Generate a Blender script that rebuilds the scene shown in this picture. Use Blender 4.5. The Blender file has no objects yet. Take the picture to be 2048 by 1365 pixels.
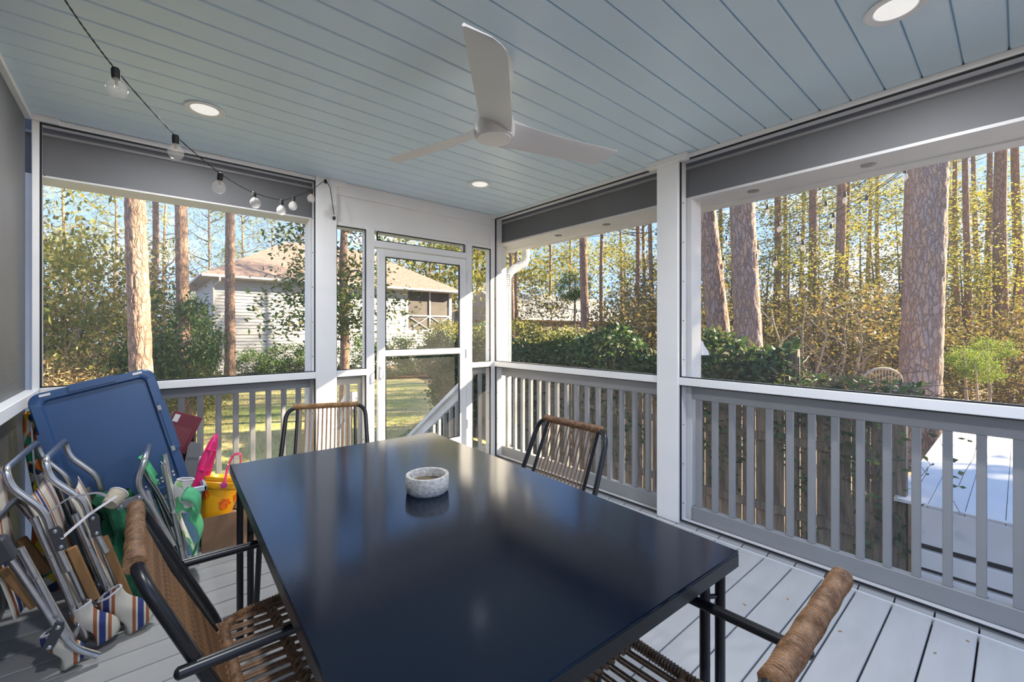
import bpy, bmesh, math, random
import numpy as np
from mathutils import Vector, Matrix, noise
random.seed(7); RNG = np.random.default_rng(11)
SC = bpy.context.scene; COL = SC.collection
PI = math.pi

# ------------------------------------------------------------------ camera
FPX, HY, YAW = 868.9, 661.3, math.radians(49.42)
CAM = Vector((-2.824, -3.569, 1.32))
FW = Vector((math.cos(YAW), math.sin(YAW), 0)); RT = Vector((math.sin(YAW), -math.cos(YAW), 0))
cd = bpy.data.cameras.new('camera'); cam = bpy.data.objects.new('camera', cd); COL.objects.link(cam)
cd.sensor_width = 36; cd.lens = 36 * FPX / 2048; cd.clip_start = .02; cd.clip_end = 500
cd.shift_y = (HY - 682.5) / 2048
cam.location = CAM; cam.rotation_euler = (PI / 2, 0, YAW - PI / 2)
SC.camera = cam
def at(px, py, depth):
    return CAM + FW * depth + RT * ((px - 1024) / FPX * depth) + Vector((0, 0, (HY - py) / FPX * depth))

# ------------------------------------------------------------------ sky, sun, exposure
SC.view_settings.view_transform = 'Standard'; SC.view_settings.look = 'None'
SC.view_settings.exposure = 2.2; SC.view_settings.gamma = 1; SC.view_settings.use_curve_mapping = False
w = bpy.data.worlds.new('sky'); SC.world = w; w.use_nodes = True
nt = w.node_tree; nt.nodes.clear()
def N(nt, t, **k):
    n = nt.nodes.new(t)
    for a, b in k.items(): setattr(n, a, b)
    return n
def L(nt, a, ao, b, bi): nt.links.new(a.outputs[ao], b.inputs[bi])
tc = N(nt, 'ShaderNodeTexCoord'); sp = N(nt, 'ShaderNodeSeparateXYZ'); L(nt, tc, 'Generated', sp, 0)
rp = N(nt, 'ShaderNodeValToRGB'); L(nt, sp, 'Z', rp, 0)
rp.color_ramp.elements[0].position = 0.0; rp.color_ramp.elements[0].color = (.46, .65, .96, 1)
rp.color_ramp.elements[1].position = .55; rp.color_ramp.elements[1].color = (.22, .42, .86, 1)
mp = N(nt, 'ShaderNodeMapping'); mp.inputs['Scale'].default_value = (1.6, 1.6, 4.5); L(nt, tc, 'Generated', mp, 0)
nz = N(nt, 'ShaderNodeTexNoise'); nz.inputs['Scale'].default_value = 2.2; nz.inputs['Detail'].default_value = 7; nz.inputs['Roughness'].default_value = .6; L(nt, mp, 0, nz, 0)
cr = N(nt, 'ShaderNodeValToRGB'); L(nt, nz, 0, cr, 0)
cr.color_ramp.elements[0].position = .53; cr.color_ramp.elements[1].position = .70
mx = N(nt, 'ShaderNodeMixRGB'); L(nt, cr, 0, mx, 0); L(nt, rp, 0, mx, 1); mx.inputs[2].default_value = (.92, .95, 1, 1)
bg = N(nt, 'ShaderNodeBackground'); L(nt, mx, 0, bg, 0); bg.inputs[1].default_value = .385
wo = N(nt, 'ShaderNodeOutputWorld'); L(nt, bg, 0, wo, 0)
sd = bpy.data.lights.new('sun', 'SUN'); sd.energy = 6.9; sd.angle = math.radians(.6); sd.color = (1, .84, .60)
sun = bpy.data.objects.new('sun', sd); COL.objects.link(sun)
SUNV = Vector((.87, -.5, .505)).normalized()          # towards the sun
sun.rotation_euler = SUNV.to_track_quat('Z', 'Y').to_euler(); sun.location = (20, -12, 14)
LAMP_W = 5.6

# ------------------------------------------------------------------ materials
MATS = {}
def mat(name, col, rough=.6, metal=0, var=0, vscale=8, bump=0, bscale=60, spec=.5, col2=None, vec='Object', vs3=(1, 1, 1), alpha=1, coat=0, trans=0, detail=4):
    m = bpy.data.materials.new(name); m.use_nodes = True; t = m.node_tree
    b = t.nodes['Principled BSDF']; b.inputs['Base Color'].default_value = (*col, 1)
    b.inputs['Roughness'].default_value = rough; b.inputs['Metallic'].default_value = metal
    b.inputs['Specular IOR Level'].default_value = spec; b.inputs['Alpha'].default_value = alpha
    b.inputs['Coat Weight'].default_value = coat; b.inputs['Transmission Weight'].default_value = trans
    if var or bump:
        c = N(t, 'ShaderNodeTexCoord'); mpn = N(t, 'ShaderNodeMapping'); mpn.inputs['Scale'].default_value = vs3; L(t, c, vec, mpn, 0)
    if var:
        n = N(t, 'ShaderNodeTexNoise'); n.inputs['Scale'].default_value = vscale; n.inputs['Detail'].default_value = detail; L(t, mpn, 0, n, 0)
        r = N(t, 'ShaderNodeValToRGB'); L(t, n, 0, r, 0)
        a2 = col2 or tuple(x * (1 - var) for x in col)
        r.color_ramp.elements[0].position = .32; r.color_ramp.elements[1].position = .68
        r.color_ramp.elements[0].color = (*a2, 1); r.color_ramp.elements[1].color = (*col, 1)
        L(t, r, 0, b, 'Base Color')
    if bump:
        n2 = N(t, 'ShaderNodeTexNoise'); n2.inputs['Scale'].default_value = bscale; n2.inputs['Detail'].default_value = 5; L(t, mpn, 0, n2, 0)
        bp = N(t, 'ShaderNodeBump'); bp.inputs['Strength'].default_value = bump; bp.inputs['Distance'].default_value = .01; L(t, n2, 0, bp, 'Height'); L(t, bp, 0, b, 'Normal')
    MATS[name] = m; return m
def emat(name, col, s):
    m = mat(name, col, .4); b = m.node_tree.nodes['Principled BSDF']
    b.inputs['Emission Color'].default_value = (*col, 1); b.inputs['Emission Strength'].default_value = s; return m
def leafmat(name, cols, tr=.45, gloss=.35):
    m = bpy.data.materials.new(name); m.use_nodes = True; t = m.node_tree; t.nodes.clear()
    g = N(t, 'ShaderNodeNewGeometry'); r = N(t, 'ShaderNodeValToRGB'); L(t, g, 'Random Per Island', r, 0)
    e = r.color_ramp.elements
    while len(e) < len(cols): e.new(.5)
    for i, c in enumerate(cols): e[i].position = i / (len(cols) - 1); e[i].color = (*c, 1)
    p = N(t, 'ShaderNodeBsdfPrincipled'); p.inputs['Roughness'].default_value = 1 - gloss; p.inputs['Specular IOR Level'].default_value = .25; L(t, r, 0, p, 'Base Color')
    tl = N(t, 'ShaderNodeBsdfTranslucent')
    hs = N(t, 'ShaderNodeMixRGB', blend_type='MULTIPLY'); hs.inputs[0].default_value = 1; hs.inputs[2].default_value = (1.25, 1.1, .6, 1); L(t, r, 0, hs, 1); L(t, hs, 0, tl, 0)
    mxn = N(t, 'ShaderNodeMixShader'); mxn.inputs[0].default_value = tr; L(t, p, 0, mxn, 1); L(t, tl, 0, mxn, 2)
    o = N(t, 'ShaderNodeOutputMaterial'); L(t, mxn, 0, o, 0); MATS[name] = m; return m

WHITE = mat('white_paint', (.88, .88, .875), .45, var=.05, vscale=3, bump=.05, bscale=40)
WHITE_OUT = mat('white_paint_outside', (.78, .78, .78), .5, var=.08, vscale=4)
GREYW = mat('shaded_white_and_grey_paint', (.33, .335, .34), .55, var=.08, vscale=5, bump=.06, bscale=50)  # white railings greyed here for their shade; plain grey on smaller parts
BEAMG = mat('beam_shade_grey', (.135, .14, .15), .6, var=.1, vscale=4)  # backlit shade of the beams put into their colour
CEIL = mat('pale_blue_ceiling_paint', (.72, .875, .975), .38, var=.05, vscale=2.5, bump=.04, bscale=30)
CEILG = mat('blue_groove_shade', (.50, .68, .80), .6)  # ceiling paint darkened for the shade inside the grooves
DECK = mat('grey_deck_paint', (.47, .475, .475), .5, var=.12, vscale=6, bump=.12, bscale=25, vs3=(.35, 2, 1))
DECKGAP = mat('dark_gap', (.02, .02, .022), .9)
SPLINE = mat('black_rubber', (.012, .012, .014), .5)
ALU = mat('white_aluminium_trim', (.72, .73, .74), .35, 0)
SHADE = mat('charcoal_mesh_wall', (.115, .115, .115), .42, var=.25, vscale=2.5, bump=.25, bscale=240, vs3=(1, 1, .25))
BLACKM = mat('black_powder_coat', (.010, .011, .014), .32, spec=.5)
RATTAN = mat('brown_rattan', (.27, .145, .068), .5, var=.5, vscale=60, col2=(.12, .058, .024), bump=.3, bscale=150)
RATTANL = mat('light_rattan', (.50, .29, .13), .5, var=.4, vscale=60, bump=.3, bscale=150)
TOPM = bpy.data.materials.new('black_tabletop'); TOPM.use_nodes = True
if 1:
    t = TOPM.node_tree; b = t.nodes['Principled BSDF']; b.inputs['Base Color'].default_value = (.0025, .005, .013, 1); b.inputs['Specular Tint'].default_value = (.45, .65, 1, 1); b.inputs['Specular IOR Level'].default_value = .55  # navy base and blue specular tint stand in for reflected sky
    c = N(t, 'ShaderNodeTexCoord'); m1 = N(t, 'ShaderNodeMapping'); m1.inputs['Scale'].default_value = (1, 1, 1); L(t, c, 'Object', m1, 0)
    n = N(t, 'ShaderNodeTexNoise'); n.inputs['Scale'].default_value = 5; n.inputs['Detail'].default_value = 6; L(t, m1, 0, n, 0)
    r = N(t, 'ShaderNodeMapRange'); r.inputs['To Min'].default_value = .09; r.inputs['To Max'].default_value = .15; L(t, n, 0, r, 0); L(t, r, 0, b, 'Roughness')
    wv = N(t, 'ShaderNodeTexNoise'); wv.inputs['Scale'].default_value = 300; wv.inputs['Detail'].default_value = 2; L(t, m1, 0, wv, 0)
    bp = N(t, 'ShaderNodeBump'); bp.inputs['Strength'].default_value = .03; bp.inputs['Distance'].default_value = .002; L(t, wv, 0, bp, 'Height'); L(t, bp, 0, b, 'Normal')
FANW = mat('fan_white_plastic', (.72, .72, .71), .4)
STONE = mat('speckled_concrete', (.66, .65, .62), .85, var=.2, vscale=90, col2=(.40, .38, .35), bump=.3, bscale=120)
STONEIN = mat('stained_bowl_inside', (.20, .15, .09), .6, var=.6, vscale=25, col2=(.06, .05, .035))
BULBG = mat('clear_bulb_glass', (.95, .93, .88), .05, alpha=.28, spec=1)
LENS = emat('downlight_lens', (1, .98, .95), 0.12)
CORD = mat('black_cord', (.015, .017, .016), .6)
BRASS = mat('brass', (.5, .35, .15), .3, 1)
BLUEP = mat('navy_plastic', (.028, .078, .20), .36, var=.15, vscale=3, spec=.45)
BINP = mat('pale_blue_plastic', (.19, .36, .52), .3, var=.15, vscale=3)
BINR = mat('frosted_rim_plastic', (.50, .62, .70), .3)
PINK = mat('pink_plastic', (.85, .03, .20), .2, coat=.3)
PURP = mat('magenta_plastic', (.50, .05, .30), .3)
YEL = mat('yellow_plastic', (.90, .42, .01), .35)
ORNG = mat('orange_plastic', (.80, .16, .01), .35)
CARD = mat('brown_cardboard', (.27, .16, .095), .8, var=.12, vscale=10)
WINE = mat('wine_red_carton', (.16, .018, .030), .5)
PAPER = mat('white_print', (.7, .68, .66), .7)
GREYP = mat('grey_plastic', (.22, .22, .225), .4)
DGREY = mat('dark_grey_plastic', (.055, .058, .065), .4)
ALUT = mat('brushed_aluminium', (.62, .63, .66), .30, 1, var=.12, vscale=30)
WOOD = mat('varnished_armrest_wood', (.36, .19, .07), .45, var=.3, vscale=6, vs3=(6, 6, 1), bump=.1, bscale=40)
GREENF = mat('dark_green_fabric', (.008, .13, .062), .75, var=.4, vscale=14, bump=.4, bscale=30)
MINT = mat('mint_green_fabric', (.10, .50, .24), .7, var=.2, vscale=9, bump=.2, bscale=40)
WHF = mat('white_webbing', (.66, .64, .68), .8, bump=.2, bscale=300)
def stripes(name, axis, base, bands, scale, rot=0):
    m = bpy.data.materials.new(name); m.use_nodes = True; t = m.node_tree; b = t.nodes['Principled BSDF']; b.inputs['Roughness'].default_value = .85
    c = N(t, 'ShaderNodeTexCoord'); s = N(t, 'ShaderNodeSeparateXYZ'); L(t, c, 'Object', s, 0)
    mu = N(t, 'ShaderNodeMath', operation='MULTIPLY'); mu.inputs[1].default_value = scale; L(t, s, axis, mu, 0)
    fr = N(t, 'ShaderNodeMath', operation='FRACT'); L(t, mu, 0, fr, 0)
    r = N(t, 'ShaderNodeValToRGB'); r.color_ramp.interpolation = 'CONSTANT'; L(t, fr, 0, r, 0); e = r.color_ramp.elements
    e[0].position = 0; e[0].color = (*base, 1)
    e[1].position = bands[0][0]; e[1].color = (*bands[0][1], 1)
    for p, cc in bands[1:]:
        q = e.new(p); q.color = (*cc, 1)
    L(t, r, 0, b, 'Base Color'); return m
CRM = (.66, .62, .53); RST = (.36, .12, .05); NVY = (.035, .05, .20)
STRIPE = stripes('striped_canvas', 'Y', CRM, [(.30, RST), (.40, CRM), (.46, NVY), (.62, CRM), (.68, RST), (.78, CRM)], 5.5)
STRIPEP = stripes('striped_pouch_canvas', 'X', CRM, [(.28, RST), (.38, CRM), (.44, NVY), (.62, CRM), (.68, RST), (.78, CRM)], 9)
CREAM = mat('cream_canvas', (.50, .44, .34), .85, bump=.3, bscale=60)
def patches(name, cols, scale):
    m = bpy.data.materials.new(name); m.use_nodes = True; t = m.node_tree; b = t.nodes['Principled BSDF']; b.inputs['Roughness'].default_value = .85
    c = N(t, 'ShaderNodeTexCoord'); n0 = N(t, 'ShaderNodeTexNoise'); n0.inputs['Scale'].default_value = 6; L(t, c, 'Object', n0, 0)
    ad = N(t, 'ShaderNodeMixRGB', blend_type='ADD'); ad.inputs[0].default_value = .15; L(t, c, 'Object', ad, 1); L(t, n0, 1, ad, 2)
    v = N(t, 'ShaderNodeTexVoronoi'); v.inputs['Scale'].default_value = scale; L(t, ad, 0, v, 0)
    s = N(t, 'ShaderNodeSeparateColor'); L(t, v, 'Color', s, 0)
    r = N(t, 'ShaderNodeValToRGB'); r.color_ramp.interpolation = 'CONSTANT'; L(t, s, 0, r, 0); e = r.color_ramp.elements
    while len(e) < len(cols): e.new(.5)
    for i, cc in enumerate(cols): e[i].position = i / len(cols); e[i].color = (*cc, 1)
    L(t, r, 0, b, 'Base Color'); return m
FLORAL = patches('tropical_print_fabric', [(.65, .12, .01), (.75, .50, .03), (.70, .66, .58), (.02, .26, .14), (.75, .2, .02), (.03, .05, .10), (.8, .6, .05)], 22)
PALM = patches('palm_print_fabric', [(.72, .72, .66), (.12, .48, .22), (.74, .74, .68), (.35, .60, .25), (.75, .74, .70)], 26)
SCREEN = bpy.data.materials.new('insect_screen_mesh'); SCREEN.use_nodes = True
if 1:
    t = SCREEN.node_tree; t.nodes.clear()
    a = N(t, 'ShaderNodeBsdfTransparent'); d = N(t, 'ShaderNodeBsdfDiffuse'); d.inputs[0].default_value = (.30, .30, .30, 1)
    mxs = N(t, 'ShaderNodeMixShader'); mxs.inputs[0].default_value = .12; L(t, a, 0, mxs, 1); L(t, d, 0, mxs, 2); o = N(t, 'ShaderNodeOutputMaterial'); L(t, mxs, 0, o, 0)
def barkmat(name, c1, c2, c3, sc):
    m = bpy.data.materials.new(name); m.use_nodes = True; t = m.node_tree; b = t.nodes['Principled BSDF']; b.inputs['Roughness'].default_value = .9; b.inputs['Specular IOR Level'].default_value = .2
    c = N(t, 'ShaderNodeTexCoord'); mm = N(t, 'ShaderNodeMapping'); mm.inputs['Scale'].default_value = (1, 1, .30); L(t, c, 'Object', mm, 0)
    n0 = N(t, 'ShaderNodeTexNoise'); n0.inputs['Scale'].default_value = sc * .7; n0.inputs['Detail'].default_value = 4; L(t, mm, 0, n0, 0)
    ad = N(t, 'ShaderNodeMixRGB', blend_type='ADD'); ad.inputs[0].default_value = .14; L(t, mm, 0, ad, 1); L(t, n0, 1, ad, 2)
    v = N(t, 'ShaderNodeTexVoronoi', feature='DISTANCE_TO_EDGE'); v.inputs['Scale'].default_value = sc; L(t, ad, 0, v, 0)
    v2 = N(t, 'ShaderNodeTexVoronoi'); v2.inputs['Scale'].default_value = sc; L(t, ad, 0, v2, 0); s2 = N(t, 'ShaderNodeSeparateColor'); L(t, v2, 'Color', s2, 0)
    r2 = N(t, 'ShaderNodeValToRGB'); L(t, s2, 0, r2, 0); r2.color_ramp.elements[0].color = (*c1, 1); r2.color_ramp.elements[1].color = (*c2, 1)
    r = N(t, 'ShaderNodeValToRGB'); L(t, v, 0, r, 0); r.color_ramp.elements[0].color = (*c3, 1); r.color_ramp.elements[1].position = .16; r.color_ramp.elements[1].color = (1, 1, 1, 1)
    mu = N(t, 'ShaderNodeMixRGB', blend_type='MULTIPLY'); mu.inputs[0].default_value = 1; L(t, r2, 0, mu, 1); L(t, r, 0, mu, 2)
    n = N(t, 'ShaderNodeTexNoise'); n.inputs['Scale'].default_value = sc * 3; n.inputs['Detail'].default_value = 6; L(t, c, 'Object', n, 0)
    m3 = N(t, 'ShaderNodeMixRGB', blend_type='OVERLAY'); m3.inputs[0].default_value = .75; L(t, mu, 0, m3, 1); L(t, n, 0, m3, 2); L(t, m3, 0, b, 'Base Color')
    bp = N(t, 'ShaderNodeBump'); bp.inputs['Strength'].default_value = .8; bp.inputs['Distance'].default_value = .04; L(t, r, 0, bp, 'Height'); L(t, bp, 0, b, 'Normal')
    return m
BARK = barkmat('pine_bark', (.33, .22, .17), (.44, .285, .20), (.62, .58, .57), 16)
BARKR = barkmat('grey_orange_pine_bark', (.30, .245, .235), (.41, .275, .195), (.62, .59, .59), 16)
TWIG = mat('brown_twigs', (.26, .19, .13), .85)
STEM = mat('branch_bark', (.20, .15, .11), .9, var=.3, vscale=20)
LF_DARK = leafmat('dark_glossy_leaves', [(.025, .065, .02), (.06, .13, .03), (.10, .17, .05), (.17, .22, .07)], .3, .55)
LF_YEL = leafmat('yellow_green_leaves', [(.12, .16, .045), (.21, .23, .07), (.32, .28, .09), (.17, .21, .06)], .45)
LF_OLIVE = leafmat('olive_brown_leaves', [(.085, .09, .04), (.14, .13, .062), (.21, .155, .085), (.12, .14, .05)], .4)
LF_GREEN = leafmat('fresh_green_leaves', [(.07, .16, .03), (.13, .24, .045), (.20, .28, .06), (.24, .27, .07)], .45)
LF_DRY = leafmat('dry_tan_leaves', [(.42, .26, .10), (.55, .38, .17), (.60, .45, .22), (.35, .22, .10)], .4)
LF_PINE = leafmat('pine_needles', [(.12, .17, .05), (.21, .24, .07), (.30, .30, .10), (.17, .21, .06)], .4)
LF_VINE = leafmat('vine_leaves', [(.02, .05, .02), (.05, .11, .04), (.09, .16, .06), (.14, .14, .07)], .25, .55)
GROUND = mat('leaf_litter', (.30, .19, .10), .95, var=.5, vscale=1.2, col2=(.14, .10, .05), bump=.6, bscale=9)
GRASSM = mat('patchy_lawn', (.50, .38, .16), .95, var=.5, vscale=.55, col2=(.24, .28, .07), bump=.6, bscale=14, detail=8)
MULCH = mat('pine_straw_mulch', (.42, .17, .06), .95, var=.5, vscale=4, bump=.6, bscale=12)
LF_GRASS = leafmat('grass_blades', [(.18, .24, .05), (.32, .32, .09), (.48, .38, .16), (.22, .28, .06)], .4)
SIDING = mat('white_clapboard', (.50, .50, .485), .6, var=.05, vscale=2)
ROOFM = mat('brown_shingles', (.26, .18, .14), .9, var=.45, vscale=5, col2=(.13, .095, .08), bump=.6, bscale=22, vs3=(1, 1, 3))
METALR = mat('pale_metal_roof', (.15, .155, .16), .85, 0)
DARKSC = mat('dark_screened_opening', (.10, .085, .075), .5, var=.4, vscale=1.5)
TANS = mat('sage_siding', (.40, .42, .32), .7)
FENCE = mat('weathered_fence_wood', (.27, .225, .17), .85, var=.55, vscale=4, col2=(.10, .08, .06), vs3=(9, 9, .7), bump=.4, bscale=30, detail=7)
WICK = mat('pale_wicker', (.45, .34, .24), .6)
PLAT = mat('white_platform_paint', (.72, .73, .76), .55, var=.06, vscale=3)
RUST = mat('amber_leaf_bits', (.35, .17, .04), .7)

# ------------------------------------------------------------------ helpers
def V(*a): return Vector(a)
class MB:
    def __init__(s): s.v = []; s.f = []; s.sm = []
    def add(s, vs, fs, smooth=False):
        o = len(s.v); s.v += [tuple(p) for p in vs]; s.f += [tuple(i + o for i in f) for f in fs]; s.sm += [smooth] * len(fs); return s
    def box(s, a, b, bev=0, M=None):
        x0, y0, z0 = (min(a[i], b[i]) for i in range(3)); x1, y1, z1 = (max(a[i], b[i]) for i in range(3))
        if bev <= 0:
            vs = [(x0, y0, z0), (x1, y0, z0), (x1, y1, z0), (x0, y1, z0), (x0, y0, z1), (x1, y0, z1), (x1, y1, z1), (x0, y1, z1)]
            fs = [(3, 2, 1, 0), (4, 5, 6, 7), (0, 1, 5, 4), (1, 2, 6, 5), (2, 3, 7, 6), (3, 0, 4, 7)]
        else:
            bm = bmesh.new(); bmesh.ops.create_cube(bm, size=1)
            for p in bm.verts: p.co = Vector(((x0 + x1) / 2 + p.co.x * (x1 - x0), (y0 + y1) / 2 + p.co.y * (y1 - y0), (z0 + z1) / 2 + p.co.z * (z1 - z0)))
            bmesh.ops.bevel(bm, geom=bm.edges[:], offset=bev, segments=1, affect='EDGES')
            bm.verts.index_update(); vs = [p.co[:] for p in bm.verts]; fs = [[q.index for q in f.verts] for f in bm.faces]; bm.free()
        if M is not None: vs = [tuple(M @ Vector(p)) for p in vs]
        return s.add(vs, fs)
    def tube(s, path, r, n=10, closed=False, cap=True, flat=1.0):
        P = [Vector(p) for p in path]; m = len(P); rr = r if hasattr(r, '__len__') else [r] * m
        T = []
        for i in range(m):
            a = P[(i - 1) % m] if (closed or i > 0) else P[i]; b = P[(i + 1) % m] if (closed or i < m - 1) else P[i]
            d = (b - a); T.append(d.normalized() if d.length > 1e-9 else Vector((0, 0, 1)))
        u = T[0].orthogonal().normalized(); vs = []
        for i in range(m):
            u = (u - T[i] * u.dot(T[i])); u = u.normalized() if u.length > 1e-6 else T[i].orthogonal().normalized()
            w_ = T[i].cross(u)
            for k in range(n):
                a = 2 * PI * k / n; vs.append(P[i] + (u * math.cos(a) + w_ * math.sin(a) * flat) * rr[i])
        fs = []
        for i in range(m if closed else m - 1):
            j = (i + 1) % m
            for k in range(n): fs.append((i * n + k, i * n + (k + 1) % n, j * n + (k + 1) % n, j * n + k))
        if cap and not closed: fs += [tuple(reversed(range(n))), tuple(range((m - 1) * n, m * n))]
        return s.add(vs, fs, True)
    def lathe(s, prof, n=24, c=(0, 0, 0), M=None):
        vs = []; m = len(prof)
        for r, z in prof:
            for k in range(n):
                a = 2 * PI * k / n; p = Vector((r * math.cos(a), r * math.sin(a), z)); p = (M @ p if M is not None else p); vs.append(p + Vector(c))
        fs = [(i * n + k, i * n + (k + 1) % n, (i + 1) * n + (k + 1) % n, (i + 1) * n + k) for i in range(m - 1) for k in range(n)]
        if prof[0][0] > 1e-5: fs.append(tuple(reversed(range(n))))
        if prof[-1][0] > 1e-5: fs.append(tuple(range((m - 1) * n, m * n)))
        return s.add(vs, fs, True)
    def prism(s, poly, d, M=None):
        n = len(poly); vs = [Vector(p) for p in poly] + [Vector(p) + Vector(d) for p in poly]
        if M is not None: vs = [M @ p for p in vs]
        return s.add(vs, [tuple(reversed(range(n))), tuple(range(n, 2 * n))] + [(k, (k + 1) % n, n + (k + 1) % n, n + k) for k in range(n)])
    def grid(s, fn, nu, nv, smooth=True):
        vs = [fn(i / nu, j / nv) for i in range(nu + 1) for j in range(nv + 1)]; q = nv + 1
        return s.add(vs, [(i * q + j, (i + 1) * q + j, (i + 1) * q + j + 1, i * q + j + 1) for i in range(nu) for j in range(nv)], smooth)
    def mesh(s, name, m):
        me = bpy.data.meshes.new(name); me.from_pydata(s.v, [], s.f); me.polygons.foreach_set('use_smooth', s.sm)
        if m: me.materials.append(m)
        bm = bmesh.new(); bm.from_mesh(me); bmesh.ops.recalc_face_normals(bm, faces=bm.faces[:]); bm.to_mesh(me); bm.free()
        if any(s.sm):
            try: me.set_sharp_from_angle(angle=math.radians(40))
            except Exception: pass
        return me
    def build(s, name, m, parent=None, world=False, sol=0, sub=0):
        if world and parent is not None:
            o_ = parent.location; s.v = [(p[0] - o_.x, p[1] - o_.y, p[2] - o_.z) for p in s.v]
        o = link(name, s.mesh(name, m), parent)
        if sol:
            q = o.modifiers.new('thick', 'SOLIDIFY'); q.thickness = sol; q.offset = 0
        if sub:
            q = o.modifiers.new('smooth', 'SUBSURF'); q.levels = q.render_levels = sub
        return o
def link(name, me, parent=None, loc=None):
    o = bpy.data.objects.new(name, me); COL.objects.link(o)
    if parent is not None: o.parent = parent
    if loc is not None: o.location = loc
    return o
def tag(o, label=None, cat=None, group=None, kind=None):
    if label: o['label'] = label
    if cat: o['category'] = cat
    if group: o['group'] = group
    if kind: o['kind'] = kind
    return o
def thing(name, label, cat, loc=(0, 0, 0), rz=0, group=None, kind=None):
    o = bpy.data.objects.new(name, None); COL.objects.link(o); o.location = loc; o.rotation_euler = (0, 0, rz); o.empty_display_size = .1
    return tag(o, label, cat, group, kind)
def structure(name, label, cat='wall', loc=(0, 0, 0)): return thing(name, label, cat, loc, kind='structure')
def copy_tree(o, parent=None):
    c = o.copy(); COL.objects.link(c); c.parent = parent
    for ch in list(o.children): copy_tree(ch, c)
    return c
def arc(c, r, a0, a1, n, ax1, ax2): return [Vector(c) + (Vector(ax1) * math.cos(a0 + (a1 - a0) * i / n) + Vector(ax2) * math.sin(a0 + (a1 - a0) * i / n)) * r for i in range(n + 1)]
def fillet(pts, r, n=5, closed=False):
    P = [Vector(p) for p in pts]; out = []; m = len(P)
    for i in range(m):
        if not closed and i in (0, m - 1): out.append(P[i]); continue
        a, b, c = P[i - 1], P[i], P[(i + 1) % m]; d1 = (a - b); d2 = (c - b); rr = min(r, d1.length * .45, d2.length * .45)
        p, q = b + d1.normalized() * rr, b + d2.normalized() * rr
        for k in range(n + 1):
            t_ = k / n; out.append(p * (1 - t_) ** 2 + b * 2 * t_ * (1 - t_) + q * t_ ** 2)
    return out
def resample(pts, step):
    P = [Vector(p) for p in pts]; out = [P[0]]; acc = 0
    for a, b in zip(P, P[1:]):
        l = (b - a).length; d = step - acc
        while d <= l: out.append(a.lerp(b, d / l)); d += step
        acc = l - (d - step)
    return out

# ------------------------------------------------------------------ floor and ceiling
H = 2.52
XL, YB = -3.34, -4.08
fl = structure('floor', 'pale grey painted porch floor of narrow boards', 'floor')
MB().box((XL, YB, -.10), (.16, .10, -.032)).build('underlay', DECKGAP, fl)
bp_ = MB().box((XL + .01, -.0675, -.03), (-.068, .0675, 0), .003).mesh('floor_board', DECK)
nose = MB()
nose.prism([(-.052, -.0675, -.03), (.035, -.0675, -.03), (.035, -.0675, -.004), (.012, -.0675, .002), (-.02, -.0675, .002), (-.042, -.0675, -.007), (-.052, -.0675, -.02)], (0, .135, 0))
nose = nose.mesh('board_nosing', GREYW)
i = 0; y = -.13
while y > YB:
    link('floor_board', bp_, fl, (0, y, 0)); link('board_nosing', nose, fl, (0, y, 0)); y -= .1415
MB().box((XL + .01, -.055, -.03), (.0, .06, 0), .003).build('floor_board', DECK, fl)
MB().box((-.068, YB, -.03), (-.060, -.06, .003)).build('floor_track', ALU, fl)
MB().box((.036, YB, -.03), (.078, -.02, .006), .002).build('sill_strip', WHITE_OUT, fl)
ce = structure('ceiling', 'pale blue tongue and groove porch ceiling', 'ceiling')
MB().box((XL, YB, H + .012), (.06, .06, H + .05)).build('backing', CEILG, ce)
cbm = MB()
cbm.prism([(0, -.0655, H + .012), (0, -.0655, H + .005), (0, -.0605, H), (0, .0605, H), (0, .0655, H + .005), (0, .0655, H + .012)], (3.36, 0, 0))
cbm = cbm.mesh('ceiling_board', CEIL)
y = -.068
while y > YB:
    link('ceiling_board', cbm, ce, (XL + .02, y, 0)); y -= .1362

# ------------------------------------------------------------------ wall helpers
def wbox(p, name, a, b, m, bev=.003): return MB().box(a, b, bev).build(name, m, p)
PX = -3.281      # left post
wb = structure('wall_back', 'white framed back wall of the porch with screens and a door')
wr = structure('wall_right', 'white framed right wall of the porch with two wide screens')
wl = structure('wall_left', 'dark grey mesh covered left wall with a white sill')
FD = .085        # depth of the inner frame
# back wall frame (interior face y=0, timber runs outwards to +FD)
def bpost(x0, x1, z0, z1, name='post', y0=-.004, y1=FD, m=WHITE): return wbox(wb, name, (x0, y0, z0), (x1, y1, z1), m)
bpost(PX, -3.249, 0, 2.49); bpost(-1.786, -1.628, 0, H, y0=-.02)
bpost(-1.382, -1.312, 0, 2.19, 'door_jamb', -.012); bpost(-.372, -.301, 0, 2.19, 'door_jamb', -.012)
bpost(-.061, .0, 0, H, 'corner_post')
bpost(-3.249, -1.786, 2.487, H, 'top_plate')
bpost(-3.249, -1.786, .945, .997, 'sill_rail', -.012); bpost(-1.628, -1.382, .945, .997, 'sill_rail', -.012); bpost(-.301, -.061, .945, .997, 'sill_rail', -.012)
bpost(-1.628, -.061, 2.195, H, 'header_panel', .012, .06)
bpost(-1.628, -.061, 2.166, 2.20, 'header_rail', -.004)
bpost(-1.312, -.372, 2.03, 2.088, 'door_head', -.012)
bpost(-1.628, -.061, 2.415, H, 'crown_board', -.006, .012); bpost(-1.69, -1.56, 2.475, H, 'post_cap', -.035, 0)
bpost(PX, -3.17, 2.487, H, 'post_cap', -.03, 0); bpost(-.061, .0, 2.487, H, 'post_cap', -.02, 0)
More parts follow.
